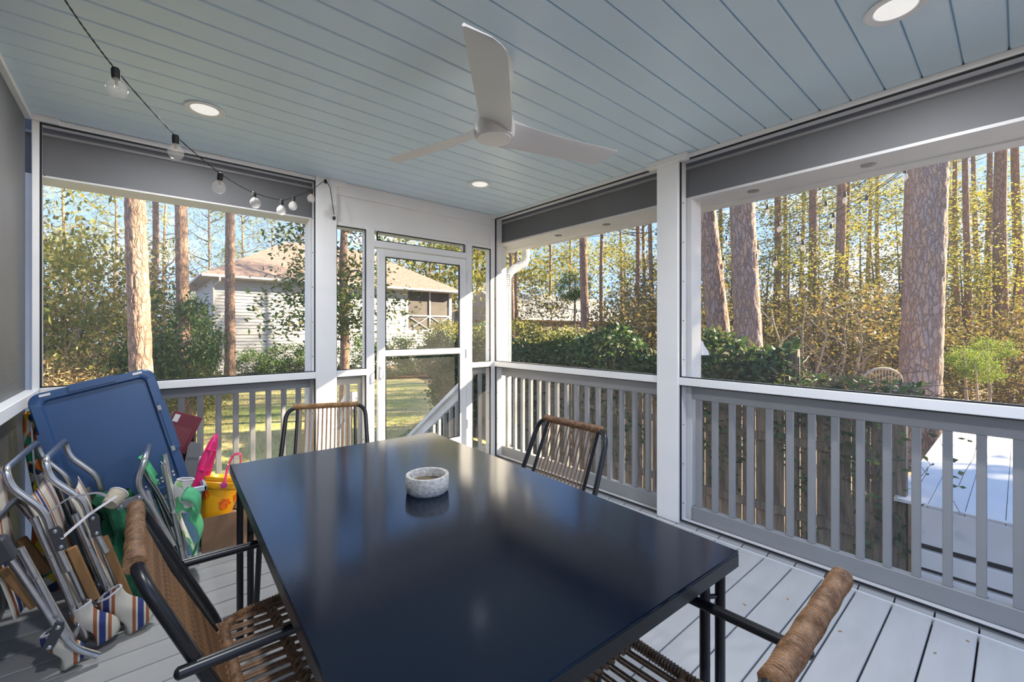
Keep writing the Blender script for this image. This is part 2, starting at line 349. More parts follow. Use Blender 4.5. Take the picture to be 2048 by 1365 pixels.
bpost(-3.249, -1.786, -.02, .012, 'base_plate', 0, FD, GREYW); bpost(-1.628, -1.382, -.02, .012, 'base_plate', 0, FD, GREYW); bpost(-.301, -.061, -.02, .012, 'base_plate', 0, FD, GREYW)
# outer beam, ledge and posts of the back side
wbox(wb, 'header_beam', (XL, .10, 2.216), (.10, .30, 2.60), BEAMG)
wbox(wb, 'beam_soffit', (XL, .098, 2.206), (.10, .305, 2.217), WHITE_OUT, 0)
wbox(wb, 'beam_ledge', (XL, .078, 2.445), (.0, .10, 2.458), GREYW, 0)
bpost(-1.80, -1.655, -.9, 2.21, 'outer_post', .10, .235, WHITE_OUT); bpost(XL - .03, -3.262, -.9, 2.21, 'outer_post', .10, .22, WHITE_OUT)
wbox(wb, 'outer_post', (.095, .095, -.9), (.235, .235, 2.25), WHITE_OUT)
# right wall frame (interior face x=0, timber runs outwards)
def rpost(y0, y1, z0, z1, name='post', x0=-.004, x1=FD, m=WHITE): return wbox(wr, name, (x0, y0, z0), (x1, y1, z1), m)
rpost(-.004, -.002, 0, H, 'corner_trim'); rpost(-2.05, -1.89, 0, H, 'post', -.03, FD); rpost(YB, -3.95, 0, H)
rpost(-1.89, -.002, 2.487, H, 'top_plate'); rpost(YB, -2.05, 2.487, H, 'top_plate')
rpost(-1.89, -.002, .945, .997, 'sill_rail', -.014); rpost(YB, -2.05, .945, .997, 'sill_rail', -.014)
rpost(-2.12, -1.82, 2.475, H, 'post_cap', -.05, 0)
wbox(wr, 'header_beam', (.10, YB - .5, 2.25), (.34, .30, 2.60), BEAMG)
wbox(wr, 'beam_soffit', (.098, YB - .5, 2.236), (.36, .42, 2.252), WHITE_OUT, 0)
wbox(wr, 'fascia_board', (.36, YB - .5, 2.228), (.43, .44, 2.60), WHITE_OUT); wbox(wr, 'fascia_drip', (.43, YB - .5, 2.234), (.50, .45, 2.60), WHITE_OUT)
wbox(wr, 'beam_ledge', (.078, YB, 2.447), (.10, 0, 2.460), GREYW, 0)
wbox(wr, 'outer_post', (.095, -2.085, -.9), (.235, -1.94, 2.25), WHITE_OUT)
wbox(wr, 'gutter', (.50, YB - .5, 2.375), (.86, .48, 2.52), WHITE_OUT)
wbox(wr, 'rim_board', (.10, YB, -.30), (.14, .2, -.03), WHITE_OUT)
# left wall
wbox(wl, 'mesh_panel', (XL - .05, YB, .99), (XL + .035, .0, H), SHADE, 0)
wbox(wl, 'mesh_panel', (XL - .05, YB, 0), (XL + .035, .0, .93), SHADE, 0)
wbox(wl, 'sill_rail', (XL, YB, .93), (XL + .085, -.0, .99), WHITE)
wbox(wl, 'top_trim', (XL + .02, YB, 2.492), (XL + .062, -.0, H), WHITE)

# screens: each opening is a window with its mesh, black spline and screwed stop
def screen(n, plane, a0, a1, z0, z1, label, stop=True):
    wdw = structure('window_%d' % n, label, 'screen')
    P = (lambda a, d, z: (a, d, z)) if plane == 'b' else (lambda a, d, z: (d, a, z))
    mb = MB(); mb.add([P(a0, .012, z0), P(a1, .012, z0), P(a1, .012, z1), P(a0, .012, z1)], [(0, 1, 2, 3)]); mb.build('screen_mesh', SCREEN, wdw)
    s = .0035; mb = MB()
    for (q0, q1, r0, r1) in ((a0, a1, z0, z0 + 2 * s), (a0, a1, z1 - 2 * s, z1), (a0, a0 + 2 * s, z0, z1), (a1 - 2 * s, a1, z0, z1)): mb.box(P(q0, -.005, r0), P(q1, .010, r1))
    mb.build('spline', SPLINE, wdw)
    scr = MB(); k = 0
    for a in (a0 + .016, a1 - .016):
        z = z0 + .12
        while z < z1 - .05: scr.box(P(a - .003, .013, z - .003), P(a + .003, .017, z + .003)); z += .27
    scr.build('screw_heads', SPLINE, wdw)
    return wdw
screen(1, 'b', -3.249, -1.786, .997, 2.487, 'wide upper screen left of the door')
screen(2, 'b', -3.249, -1.786, .012, .945, 'wide lower screen left of the door, in front of the railing')
screen(3, 'b', -1.628, -1.382, .997, 2.166, 'narrow upper screen between the white post and the door')
screen(4, 'b', -1.628, -1.382, .012, .945, 'narrow lower screen between the white post and the door')
screen(5, 'b', -1.286, -.386, 2.088, 2.170, 'shallow transom screen above the door')
screen(6, 'b', -.301, -.061, .997, 2.163, 'narrow upper screen between the door and the corner')
screen(7, 'b', -.301, -.061, .012, .945, 'narrow lower screen between the door and the corner')
screen(8, 'r', -1.89, -.004, .997, 2.487, 'upper screen of the right wall between corner and middle post')
screen(9, 'r', -1.89, -.004, .012, .945, 'lower screen of the right wall between corner and middle post')
screen(10, 'r', -3.95, -2.05, .997, 2.487, 'large upper screen of the right wall nearest the viewer')
screen(11, 'r', -3.95, -2.05, .012, .945, 'large lower screen of the right wall nearest the viewer')

# door
dr = structure('door_1', 'white framed screen door with a middle rail, leading to the garden stairs', 'door')
def dbox(name, x0, x1, z0, z1, y0=-.022, y1=.012, m=WHITE): return wbox(dr, name, (x0, y0, z0), (x1, y1, z1), m, .004)
dbox('stile', -1.286, -1.218, .03, 2.02); dbox('stile', -.456, -.380, .03, 2.02)
dbox('top_rail', -1.218, -.456, 1.955, 2.02); dbox('mid_rail', -1.218, -.456, 1.095, 1.15); dbox('bottom_rail', -1.218, -.456, .03, .285)
for (z0, z1) in ((1.15, 1.955), (.285, 1.095)):
    MB().add([(-1.218, 0, z0), (-.456, 0, z0), (-.456, 0, z1), (-1.218, 0, z1)], [(0, 1, 2, 3)]).build('screen_mesh', SCREEN, dr)
    q = MB()
    for (a0, a1, b0, b1) in ((-1.218, -.456, z0, z0 + .006), (-1.218, -.456, z1 - .006, z1), (-1.218, -1.212, z0, z1), (-.462, -.456, z0, z1)): q.box((a0, -.023, b0), (a1, -.004, b1))
    q.build('spline', SPLINE, dr)
hd = MB().box((-1.272, -.032, .90), (-1.245, -.020, 1.02), .003).build('handle_plate', ALU, dr)
MB().tube(fillet([(-1.258, -.03, .915), (-1.258, -.065, .915), (-1.258, -.065, 1.0), (-1.258, -.03, 1.0)], .015), .006, 8).build('pull', ALU, hd)
for z in (.35, 1.05, 1.8): MB().box((-.384, -.030, z), (-.364, -.012, z + .09), .002).build('hinge', ALU, dr)
q = MB()
for z in (.2, .5, .9, 1.3, 1.6, 1.9):
    q.box((-.345, -.014, z), (-.340, -.0115, z + .005)); q.box((-1.345, -.014, z), (-1.340, -.0115, z + .005))
q.build('screw_heads', SPLINE, dr)

# ------------------------------------------------------------------ railings
def railing(label, plane, d, a0, a1, first, pitch, n, zb=.10, zt=.842, z0=.0, bw=.034, name='porch_railing', m=GREYW):
    cx = (a0 + a1) / 2
    t = thing(name, label, 'railing', (d, cx, z0) if plane == 'r' else (cx, d, z0))
    P = (lambda a, e, z: (e, a - cx, z)) if plane == 'r' else (lambda a, e, z: (a - cx, e, z))
    MB().box(P(a0, 0, zt), P(a1, .045, .95), .004).build('top_rail', m, t)
    MB().box(P(a0, 0, 0), P(a1, .045, zb), .004).build('bottom_rail', m, t)
    MB().box(P(a0, -.012, .95), P(a1, .10, .985), .004).build('cap_rail', m, t)
    me = MB().box((-.017, .005, zb) if plane == 'b' else (.005, -.017, zb), (.017, .04, zt) if plane == 'b' else (.04, .017, zt), .003).mesh('baluster', m)
    for k in range(n): link('baluster', me, t, P(first + k * pitch, 0, 0))
    return t
railing('railing toned shade-grey along the right wall from the middle post towards the viewer', 'r', .085, -3.98, -2.09, -2.131, -.1105, 17)
railing('railing toned shade-grey along the right wall between the corner and the middle post', 'r', .085, -1.94, .09, -.075, -.1188, 16)
railing('railing toned shade-grey behind the blue lid, left of the white post', 'b', .085, -3.26, -1.80, -1.881, -.1044, 13, zt=.868)
railing('short shade-grey railing between the white post and the door', 'b', .085, -1.655, -1.33, -1.50, .11, 2, zt=.868)
railing('short shade-grey railing between the door and the corner', 'b', .085, -.32, .09, -.23, .11, 3, zt=.868)

# ------------------------------------------------------------------ ceiling fan
FC = V(-1.615, -2.035, 0)
fan = thing('ceiling_fan', 'white three-bladed ceiling fan hanging from the blue ceiling', 'ceiling fan', (FC.x, FC.y, H - .03))
MB().lathe([(.086, .03), (.086, -.05), (.078, -.075), (.03, -.08)], 32).build('canopy', FANW, fan)
MB().lathe([(.070, -.06), (.078, -.07), (.080, -.19), (.076, -.215)], 32).build('motor_housing', FANW, fan)
hub = MB().lathe([(.050, -.205), (.085, -.215), (.093, -.245), (.093, -.285), (.085, -.305), (.08, -.307)], 40).build('hub', FANW, fan)
MB().lathe([(.0, -.300), (.076, -.300), (.078, -.306), (.076, -.312), (.0, -.314)], 40).build('hub_cap', FANW, hub)
def blade():
    mb = MB(); nr, nc = 26, 10; R0, R1 = .06, .66; vs = []
    for i in range(nr + 1):
        t_ = i / nr; r = R0 + (R1 - R0) * t_
        ch = .150 - .012 * t_; lead = -.40; trail = .60 if t_ < .85 else -.32 + .92 * math.sqrt(max(0.0, 1 - ((t_ - .85) / .15) ** 2))
        pit = -math.radians(8 * (1 - min(1, t_ * 3)) + 15); zc = -.262 - .012 * math.sin(min(1, t_ * 2) * PI / 2)
        for side in (1, -1):
            for k in range(nc + 1):
                uu = (k / nc if side == 1 else 1 - k / nc); u = lead + (trail - lead) * uu; un = uu - .5
                th = .0055 * side * math.sqrt(max(0, 1 - (un / .505) ** 2)) + (.010 * (1 - min(1, t_ * 6))) * side + .010 * (.25 - un * un)
                x = u * ch; vs.append((r, x * math.cos(pit) - th * math.sin(pit), zc + x * math.sin(pit) + th * math.cos(pit)))
    q = 2 * (nc + 1); fs = [(i * q + k, i * q + (k + 1) % q, (i + 1) * q + (k + 1) % q, (i + 1) * q + k) for i in range(nr) for k in range(q)]
    fs += [tuple(range(q)), tuple(range(nr * q, (nr + 1) * q))]
    return mb.add(vs, fs, True).mesh('blade', FANW)
bl = blade()
for a in (-132, -14, 107):
    o = link('blade', bl, fan); o.rotation_euler = (0, 0, math.radians(a))

# ------------------------------------------------------------------ recessed lights (lamps of the porch)
for (x, y, dim, lab) in ((-2.557, -.70, 1, 'round white recessed light near the far left corner'), (-.712, -.70, .002, 'round white recessed light above the screen door'), (-.693, -3.27, 1, 'round white recessed light at the top right'), (-2.557, -3.27, 1, 'round white recessed light above the viewer')):
    t = thing('recessed_light', lab, 'ceiling light', (x, y, H), group='recessed ceiling lights')
    MB().lathe([(.062, 0), (.092, -.001), (.094, -.004), (.088, -.009), (.066, -.006), (.062, 0)], 40).build('trim_ring', WHITE, t)
    MB().lathe([(0, -.002), (.063, -.002), (.062, -.006), (0, -.007)], 32).build('lens', LENS, t)
    ld = bpy.data.lights.new('lamp', 'AREA'); ld.shape = 'DISK'; ld.size = .12; ld.energy = LAMP_W * dim; ld.color = (.98, .98, 1); ld.spread = PI
    lo = bpy.data.objects.new('lamp', ld); COL.objects.link(lo); lo.parent = t; lo.location = (0, 0, -.012)
for y in (-3.62, -3.027, -2.433, -1.84, -1.251, -.682):
    t = thing('puck_light', 'small round grey light set in the soffit beyond the right screens', 'soffit light', (.235, y, 2.236), group='soffit lights over the right railing')
    MB().lathe([(.0, -.006), (.026, -.006), (.034, -.004), (.036, 0)], 20).build('body', GREYP, t)

# ------------------------------------------------------------------ table
TZ = .745
def table():
    A = V(-2.545, -1.362, 0); B = V(-1.568, -1.428, 0); C_ = V(-1.612, -3.103, 0)
    rz = math.radians(-2.4); cx = V(-2.085, -2.232, 0); Lx, Ly = .965, 1.685
    t = thing('dining_table', 'rectangular matt black dining table in the middle of the porch', 'table', cx, rz)
    bm = MB().box((-Lx / 2, -Ly / 2, TZ - .006), (Lx / 2, Ly / 2, TZ), .002); bm.build('tabletop', TOPM, t)
    e = .014
    for (a, b) in (((-Lx / 2, -Ly / 2, TZ - .042), (Lx / 2, -Ly / 2 + e, TZ - .0065)), ((-Lx / 2, Ly / 2 - e, TZ - .042), (Lx / 2, Ly / 2, TZ - .0065)), ((-Lx / 2, -Ly / 2 + e, TZ - .042), (-Lx / 2 + e, Ly / 2 - e, TZ - .0065)), ((Lx / 2 - e, -Ly / 2 + e, TZ - .042), (Lx / 2, Ly / 2 - e, TZ - .0065))):
        MB().box(a, b, .002).build('edge_apron', BLACKM, t)
    r = .013
    for sy in (-1, 1):
        y = sy * (Ly / 2 - .055); x = Lx / 2 - .07
        MB().tube(fillet([(-x, y, TZ - .30), (-x, y, TZ - .058), (x, y, TZ - .058), (x, y, TZ - .30)], .05, 6), r, 12).build('end_bow', BLACKM, t)
        for sx in (-1, 1):
            l = MB().tube([(sx * x, y, 0), (sx * x, y, TZ - .28)], r, 12).build('leg', BLACKM, t)
            o = MB().tube([(sx * (x + .036), y + sy * .022, .0), (sx * (x + .036), y + sy * .022, TZ - .043)], r, 12).build('leg', BLACKM, t)
            q = MB()
            for z in (.12, TZ - .12): q.tube([(sx * x, y, z), (sx * (x + .036), y + sy * .022, z)], .006, 8)
            q.build('leg_bolt', BLACKM, t)
            MB().lathe([(.016, 0), (.016, .012), (.0, .012)], 12, (sx * x, y, 0)).build('foot', BLACKM, l); MB().lathe([(.016, 0), (.016, .012), (.0, .012)], 12, (sx * (x + .036), y + sy * .022, 0)).build('foot', BLACKM, o)
    for sx in (-1, 1): MB().tube([(sx * .30, -Ly / 2 + .07, TZ - .06), (sx * .30, Ly / 2 - .07, TZ - .06)], .011, 8).build('under_rail', BLACKM, t)
table()
t = thing('stone_bowl', 'small round pale speckled concrete bowl on the black table', 'bowl', (-2.043, -2.192, TZ))
MB().lathe([(0, .002), (.066, 0), (.074, .008), (.0765, .035), (.0765, .058), (.075, .0625), (.069, .0635), (.064, .062), (.0625, .050), (.0625, .03)], 48).build('body', STONE, t)
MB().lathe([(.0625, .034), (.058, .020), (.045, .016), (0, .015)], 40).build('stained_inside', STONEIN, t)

# ------------------------------------------------------------------ rattan chairs (face +x)
def ringed(path, r, pitch, amp, n=10):
    P = resample(path, pitch / 4); rr = [r + amp * (1, .35, -.9, .35)[i % 4] + amp * .35 * math.sin(i * 1.7) for i in range(len(P))]
    return P, rr
def rattan_chair(label, loc, rz, rat=RATTAN, arms=True):
    t = thing('rattan_chair', label, 'chair', loc, rz, 'rattan dining chairs around the table')
    r = .0125; HW = .225
    back = [(-.175, -HW - .03, 0), (-.165, -HW - .025, .40), (-.365, -HW, .848), (-.365, HW, .848), (-.165, HW + .025, .40), (-.175, HW + .03, 0)]
    MB().tube(fillet(back, .075, 7), r, 12).build('back_frame', BLACKM, t)
    for s in (-1, 1):
        MB().tube([(-.372, s * (HW - .06), .848), (-.19, s * (HW - .055), .44)], .009, 8).build('back_bar', BLACKM, t)
        if not arms:
            MB().tube(fillet([(-.165, s * (HW + .02), .425), (.225, s * (HW + .03), .425), (.255, s * (HW + .045), 0)], .06, 6), r, 12).build('side_rail_and_front_leg', BLACKM, t); continue
        arm = [(-.300, s * (HW + .028), .635), (.235, s * (HW + .028), .628), (.275, s * (HW + .04), 0)]
        a = MB().tube(fillet(arm, .07, 7), r, 12).build('arm_and_front_leg', BLACKM, t)
        MB().lathe([(0, .009), (.007, .007), (.0115, .003), (.0127, 0)], 12, M=Matrix.Translation((-.300, s * (HW + .028), .635)) @ Matrix.Rotation(-PI / 2, 4, 'Y')).build('end_cap', BLACKM, a)
        MB().tube([(-.272, s * (HW - .0), .634), (-.272, s * (HW + .03), .634)], .008, 8).build('arm_bolt', BLACKM, a)
        MB().tube([(-.165, s * (HW + .02), .425), (.255, s * (HW + .045), .425)], .009, 8).build('side_rail', BLACKM, t)
    # woven backrest
    P, rr = ringed([(-.367, -HW + .035, .849), (-.367, HW - .035, .849)], .0170, .0075, .0022); MB().tube(P, rr, 10).build('top_wrap', rat, t)
    sm = MB().tube([(-.366, 0, .845), (-.30, 0, .67), (-.188, 0, .44)], .0042, 6).mesh('back_strand', rat)
    for k in range(15): link('back_strand', sm, t, (0, -.168 + k * .024, 0))
    P, rr = ringed([(-.187, -HW + .02, .435), (-.187, HW - .02, .435)], .014, .008, .002); MB().tube(P, rr, 8).build('lower_wrap', rat, t)
    # seat
    ring = fillet([(-.175, -.215, .445), (.235, -.235, .452), (.235, .235, .452), (-.175, .215, .445)], .09, 8, True); ring.append(ring[0])
    P, rr = ringed(ring, .0135, .009, .002); MB().tube(P, rr, 8).build('seat_ring', rat, t)
    ss = MB().tube([(-.18, 0, .447), (-.02, 0, .441), (.10, 0, .441), (.235, 0, .452)], .0042, 6).mesh('seat_strand', rat)
    for k in range(11):
        for e in (-.006, .006): link('seat_strand', ss, t, (0, -.195 + k * .039 + e, 0))
    for x in (-.045, .12):
        for ph in (0, 1):
            P = [(x + .008 * math.sin(i * .9 + ph * PI), -.215 + .43 * i / 60, .446 + .008 * math.cos(i * .9 + ph * PI)) for i in range(61)]
            MB().tube(P, .0075, 7).build('seat_braid', rat, t)
    return t
rattan_chair('black framed rattan chair in the left foreground, facing the table', (-2.465, -2.225, 0), 0)
rattan_chair('black framed rattan chair at the far end of the table, before the white post', (-2.065, -1.09, 0), math.radians(-111), RATTANL, False)
rattan_chair('black framed rattan chair on the right side of the table, before the railing', (-1.535, -2.10, 0), PI, RATTAN, False)
rattan_chair('black framed rattan chair at the near end of the table, bottom right', (-2.005, -2.985, 0), math.radians(91))

# ------------------------------------------------------------------ indoor string lights
sl = thing('string_lights', 'black cord of clear globe bulbs hung across the left of the ceiling', 'string lights', at(651, 360, 3.36))
sock = [(231, 139, 1.37), (351, 272, 1.72), (441, 348, 2.0), (507, 386, 2.42), (563, 401, 2.68), (587, 394, 2.95), (623, 380, 3.2)]
pts = [at(60, -110, .98), at(130, 0, 1.1), at(182, 75, 1.24)] + [at(x, y, z) for x, y, z in sock] + [at(640, 368, 3.3), at(651, 359, 3.37)]
dense = []
for i in range(len(pts) - 1):
    a, b = pts[i], pts[i + 1]; sag = .012 * (b - a).length
    for k in range(14): q = k / 14; dense.append(a.lerp(b, q) - Vector((0, 0, sag * 4 * q * (1 - q))))
tw = []
for ph in (0, PI):
    tw.append([p + Vector((math.cos(i * 1.3 + ph), math.sin(i * 1.3 + ph), 0)) * .0011 + Vector((0, 0, .0011 * math.sin(i * 1.3 + ph))) for i, p in enumerate(dense)])
c = MB(); [c.tube(p, .0016, 5) for p in tw]; c.build('cord', CORD, sl, world=True)
tail = [at(651, 359, 3.37), at(660, 375, 3.36), at(664, 400, 3.36), at(668, 430, 3.36)]
c = MB().tube(tail, .0028, 6).build('cord_tail', CORD, sl, world=True)
pe = at(668, 433, 3.36) - sl.location
MB().lathe([(.006, 0), (.012, -.004), (.013, -.018), (.009, -.020), (.009, -.028), (0, -.028)], 12, pe).build('end_plug', CORD, sl)
MB().lathe([(.0, 0), (.010, -.002), (.011, -.03), (0, -.03)], 12, at(651, 359, 3.37) - sl.location).build('hook', CORD, sl)
sm_ = MB().lathe([(.0, .006), (.0095, .004), (.0115, -.002), (.0115, -.022), (.0105, -.030), (.0, -.030)], 14).mesh('socket', CORD)
gm = MB().lathe([(.009, -.028), (.011, -.034), (.0185, -.040), (.0245, -.049), (.0275, -.061), (.0262, -.073), (.0205, -.083), (.011, -.089), (0, -.0905)], 20).mesh('globe', BULBG)
fm = MB().tube([(0, 0, -.03), (0, 0, -.05)], .004, 6).tube([(-.007, 0, -.062), (-.004, 0, -.05), (.004, 0, -.05), (.007, 0, -.062)], .0008, 4).mesh('filament', BRASS)
tl = [(-.10, -.05), (.16, -.02), (.3, .08), (-.45, -.1), (.12, 0), (.1, .05), (.25, 0)]
for k, (x, y, z) in enumerate(sock):
    o = link('socket', sm_, sl, at(x, y, z) - sl.location); o.rotation_euler = (tl[k][0] * .6, tl[k][1], 0)
    link('globe', gm, o); link('filament', fm, o)

# ------------------------------------------------------------------ storage corner: bin, lid, box, bucket, toys
t = thing('storage_bin', 'pale blue plastic storage bin on the floor under the navy lid', 'storage bin', (-2.83, -.235, 0))
def taper(mb, x, y, z0, z1, k): 
    mb.add([(-x * k, -y * k, z0), (x * k, -y * k, z0), (x * k, y * k, z0), (-x * k, y * k, z0), (-x, -y, z1), (x, -y, z1), (x, y, z1), (-x, y, z1)], [(3, 2, 1, 0), (0, 1, 5, 4), (1, 2, 6, 5), (2, 3, 7, 6), (3, 0, 4, 7)]); return mb
o = taper(MB(), .285, .19, 0, .40, .93).build('body', BINP, t, sol=.004)
rim = MB(); ro = [(-.30, -.205), (.30, -.205), (.30, .205), (-.30, .205)]
for k in range(4):
    a, b = ro[k], ro[(k + 1) % 4]; rim.box((min(a[0], b[0]) - .008, min(a[1], b[1]) - .008, .375), (max(a[0], b[0]) + .008, max(a[1], b[1]) + .008, .405), .004)
rim.build('rim', BINR, t)
MB().box((.29, -.09, .33), (.325, .09, .37), .006).build('handle', BINR, t)
MB().box((-.26, -.17, .02), (.26, .17, .30)).build('contents', GREENF, t)
# navy lid leaning
ux = (V(-2.775, -.36, 1.108) - V(-3.245, -.40, .995)).normalized(); vy0 = V(-2.605, -.50, .44) - V(-2.775, -.36, 1.108); vy = (vy0 - ux * vy0.dot(ux)).normalized(); nn = ux.cross(vy)
if nn.y > 0: nn = -nn
LW, LH = .495, .70; org = V(-2.772, -.36, 1.11)
lid = thing('bin_lid', 'large navy blue plastic lid leaning upright on the storage bin', 'bin lid', org + vy * LH)
def lp(a, b, c): return org - ux * (LW - a) + vy * b + nn * c      # a from left, b from top, c towards viewer
def lbox(mb, a0, a1, b0, b1, c0, c1): mb.add([lp(a, b, c) for c in (c0, c1) for b in (b0, b1) for a in (a0, a1)], [(0, 1, 3, 2), (4, 5, 7, 6), (0, 1, 5, 4), (2, 3, 7, 6), (0, 2, 6, 4), (1, 3, 7, 5)]); return mb
def rr_poly(w_, h_, r, n=6, ox=0, oy=0):
    out = []
    for (cx, cy, a0) in ((w_ - r, r, -PI / 2), (w_ - r, h_ - r, 0), (r, h_ - r, PI / 2), (r, r, PI)):
        for k in range(n + 1): a = a0 + PI / 2 * k / n; out.append((ox + cx + r * math.cos(a), oy + cy + r * math.sin(a)))
    return out
def ringlid(o_w, o_h, o_r, i_off, ins, cs):
    pass
lev = [(0, -.012, .05), (0, .010, .05), (.006, .016, .048), (.040, .016, .03), (.046, .010, .03), (.048, .002, .03)]   # inset, height, radius
vs = []; n_ = 28
for ins, hgt, rad in lev:
    for (a, b) in rr_poly(LW - 2 * ins, LH - 2 * ins, max(.012, rad), 6, ins, ins): vs.append(lp(a, b, hgt))
fs = [(i * n_ + k, i * n_ + (k + 1) % n_, (i + 1) * n_ + (k + 1) % n_, (i + 1) * n_ + k) for i in range(len(lev) - 1) for k in range(n_)] + [tuple(range((len(lev) - 1) * n_, len(lev) * n_))]
m_ = MB(); m_.add(vs, fs, True); m_.build('panel', BLUEP, lid, world=True)
for (a0, a1, b0, b1) in ((.15, .33, -.006, .030), (-.006, .028, .20, .48), (LW - .028, LW + .006, .20, .48)):
    q = MB(); lbox(q, a0, a1, b0, b1, -.010, .022); q.build('latch_ridge', BLUEP, lid, world=True)
q = MB(); lbox(q, .045, .085, .010, .022, .012, .0175); q.build('sticker', PAPER, lid, world=True)
q = MB(); lbox(q, .405, .445, .010, .022, .012, .0175); q.build('sticker', PAPER, lid, world=True)
for b in (.22, .46):
    q = MB(); lbox(q, LW - .036, LW - .020, b, b + .028, .014, .024); q.build('clip', GREYW, lid, world=True)
q = MB()
for k in range(9):
    for j in range(2): lbox(q, LW - .19 + .018 * k, LW - .182 + .018 * k, LH - .060 - j * .02 - k * .004, LH - .050 - j * .02 - k * .004, .002, .0035)
q.build('drain_holes', PAPER, lid, world=True)
# carton, radio, grey board, pink toy, white ruffle behind/inside the bin
t = thing('wine_carton', 'wine red printed carton sticking out behind the navy lid', 'carton', (-2.765, -.20, .40))
M = Matrix.Rotation(math.radians(24), 4, 'Y') @ Matrix.Rotation(math.radians(-6), 4, 'X')
MB().box((-.075, -.045, .20), (.075, .045, .43), .003, M).build('body', WINE, t)
q = MB(); q.box((-.068, -.0465, .37), (-.040, -.0455, .415), 0, M); q.build('barcode_label', PAPER, t)
q = MB()
for k in range(9): q.box((-.060 + k * .013, -.0465, .25 - (k % 3) * .012), (-.0585 + k * .013, -.0456, .35), 0, M)
q.build('print_lines', mat('pale_red_print', (.45, .22, .2), .6), t)
MB().box((-.06, -.04, .0), (.06, .04, .205), .003, M).build('lower_flap', WINE, t)
t = thing('black_radio', 'slim black glossy device standing behind the wine red carton', 'radio', (-2.585, -.10, .42))
MB().box((-.03, -.02, 0), (.03, .02, .315), .012).build('body', DGREY, t); MB().box((-.022, -.023, .03), (.022, -.019, .28), .002).build('front', SPLINE, t)
MB().box((-.034, .0, .0), (.038, .024, .325), .008).build('tan_back', CARD, t)
t = thing('grey_board', 'flat grey plastic board standing in the storage bin', 'board', (-2.655, -.30, .05))
M = Matrix.Rotation(math.radians(9), 4, 'Y')
MB().prism([(-.038, 0, 0), (.030, 0, 0), (.030, 0, .56), (.022, 0, .59), (-.028, 0, .595), (-.038, 0, .57)], (0, .006, 0), M).build('panel', GREYP, t); MB().box((-.03, -.003, .5), (.022, .0, .52), 0, M).build('top_band', GREYP, t)
t = thing('bottle_cap_crate', 'white ribbed plastic cap behind the navy lid, under the carton', 'cap', (-2.70, -.25, .40))
MB().lathe([(.0, .27), (.024, .27), (.027, .265), (.027, .235), (.03, .23), (.03, .0), (0, 0)], 24).build('body', BINR, t); q = MB()
for k in range(24): a = k / 24 * 2 * PI; q.box((.027 * math.cos(a) - .002, .027 * math.sin(a) - .002, .236), (.027 * math.cos(a) + .002, .027 * math.sin(a) + .002, .264))
q.build('ribs', PAPER, t)
t = thing('pink_toy_boat', 'long translucent hot pink plastic beach toy standing in the storage bin', 'beach toy', (-2.645, -.31, .05))
M = Matrix.Rotation(math.radians(17), 4, 'Y') @ Matrix.Rotation(math.radians(-4), 4, 'X')
prof = [(0, .022), (.12, .030), (.3, .038), (.42, .040), (.52, .034), (.60, .022), (.645, .006)]
def toy(u, v):
    z = u * .645; k = 0
    while k < len(prof) - 2 and prof[k + 1][0] < z: k += 1
    (z0, w0), (z1, w1) = prof[k], prof[k + 1]; ww = w0 + (w1 - w0) * (z - z0) / (z1 - z0); a = v * PI
    return M @ Vector((ww * math.cos(a), -ww * .55 * math.sin(a) ** .6, z))
MB().grid(toy, 24, 12).build('hull', PINK, t, sol=.004)
q = MB()
for z in (.30, .42, .54): q.box((-.026, -.032, z), (.026, -.016, z + .012), .003, M)
q.build('cross_ribs', PINK, t); MB().box((-.005, -.034, .06), (.005, -.012, .60), .002, M).build('keel', PINK, t)
t = thing('white_lace_cloth', 'white dotted cloth tucked behind the pink toy', 'cloth', (-2.665, -.235, .05))
M = Matrix.Rotation(math.radians(14), 4, 'Y')
MB().grid(lambda u, v: M @ Vector((.015 + .055 * (v - .5) * (1 - .3 * u) + .008 * math.sin(u * 14), .01 * math.sin(v * 9 + u * 4), u * .50)), 20, 8).build('fabric', mat('lilac_white_lace', (.62, .50, .62), .8, var=.5, vscale=90, col2=(.8, .78, .8)), t, sol=.004)
t = thing('cardboard_box', 'open brown cardboard box on the floor beside the storage bin', 'cardboard box', (-2.34, -.28, 0), math.radians(-3))
for (a, b) in (((-.20, -.16, 0), (.20, -.154, .205)), ((-.20, .154, 0), (.20, .16, .205)), ((-.20, -.154, 0), (-.194, .154, .205)), ((.194, -.154, 0), (.20, .154, .205)), ((-.194, -.154, .002), (.194, .154, .008))):
    MB().box(a, b).build('side', CARD, t)
t = thing('seashell_heap', 'loose heap of pale shells and crumpled paper in the cardboard box', 'shells', (-2.34, -.28, .012))
q = MB()
for k in range(46):
    x, y = random.uniform(-.17, .17), random.uniform(-.13, .13); s = random.uniform(.02, .045)
    M = Matrix.Translation((x, y, .10 + random.uniform(0, .05))) @ Matrix.Rotation(random.uniform(0, 6), 4, 'Z') @ Matrix.Rotation(random.uniform(-1, 1), 4, 'X')
    q.lathe([(0, .35 * s), (.5 * s, .28 * s), (.85 * s, .1 * s), (s, -.1 * s), (0, -.1 * s)], 8, M=M)
q.box((-.185, -.145, 0), (.185, .145, .10)); o = q.build('shells', mat('shell_tan', (.55, .40, .28), .7, var=.4, vscale=30), t); o['kind'] = 'stuff'
bk = thing('toy_bucket', 'yellow beach bucket with orange paw prints tilted in the cardboard box', 'bucket', (-2.475, -.31, .145))
BM = Matrix.Rotation(math.radians(14), 4, 'Y') @ Matrix.Rotation(math.radians(-8), 4, 'X')
def bkring(r0, r1, z0, z1): pass
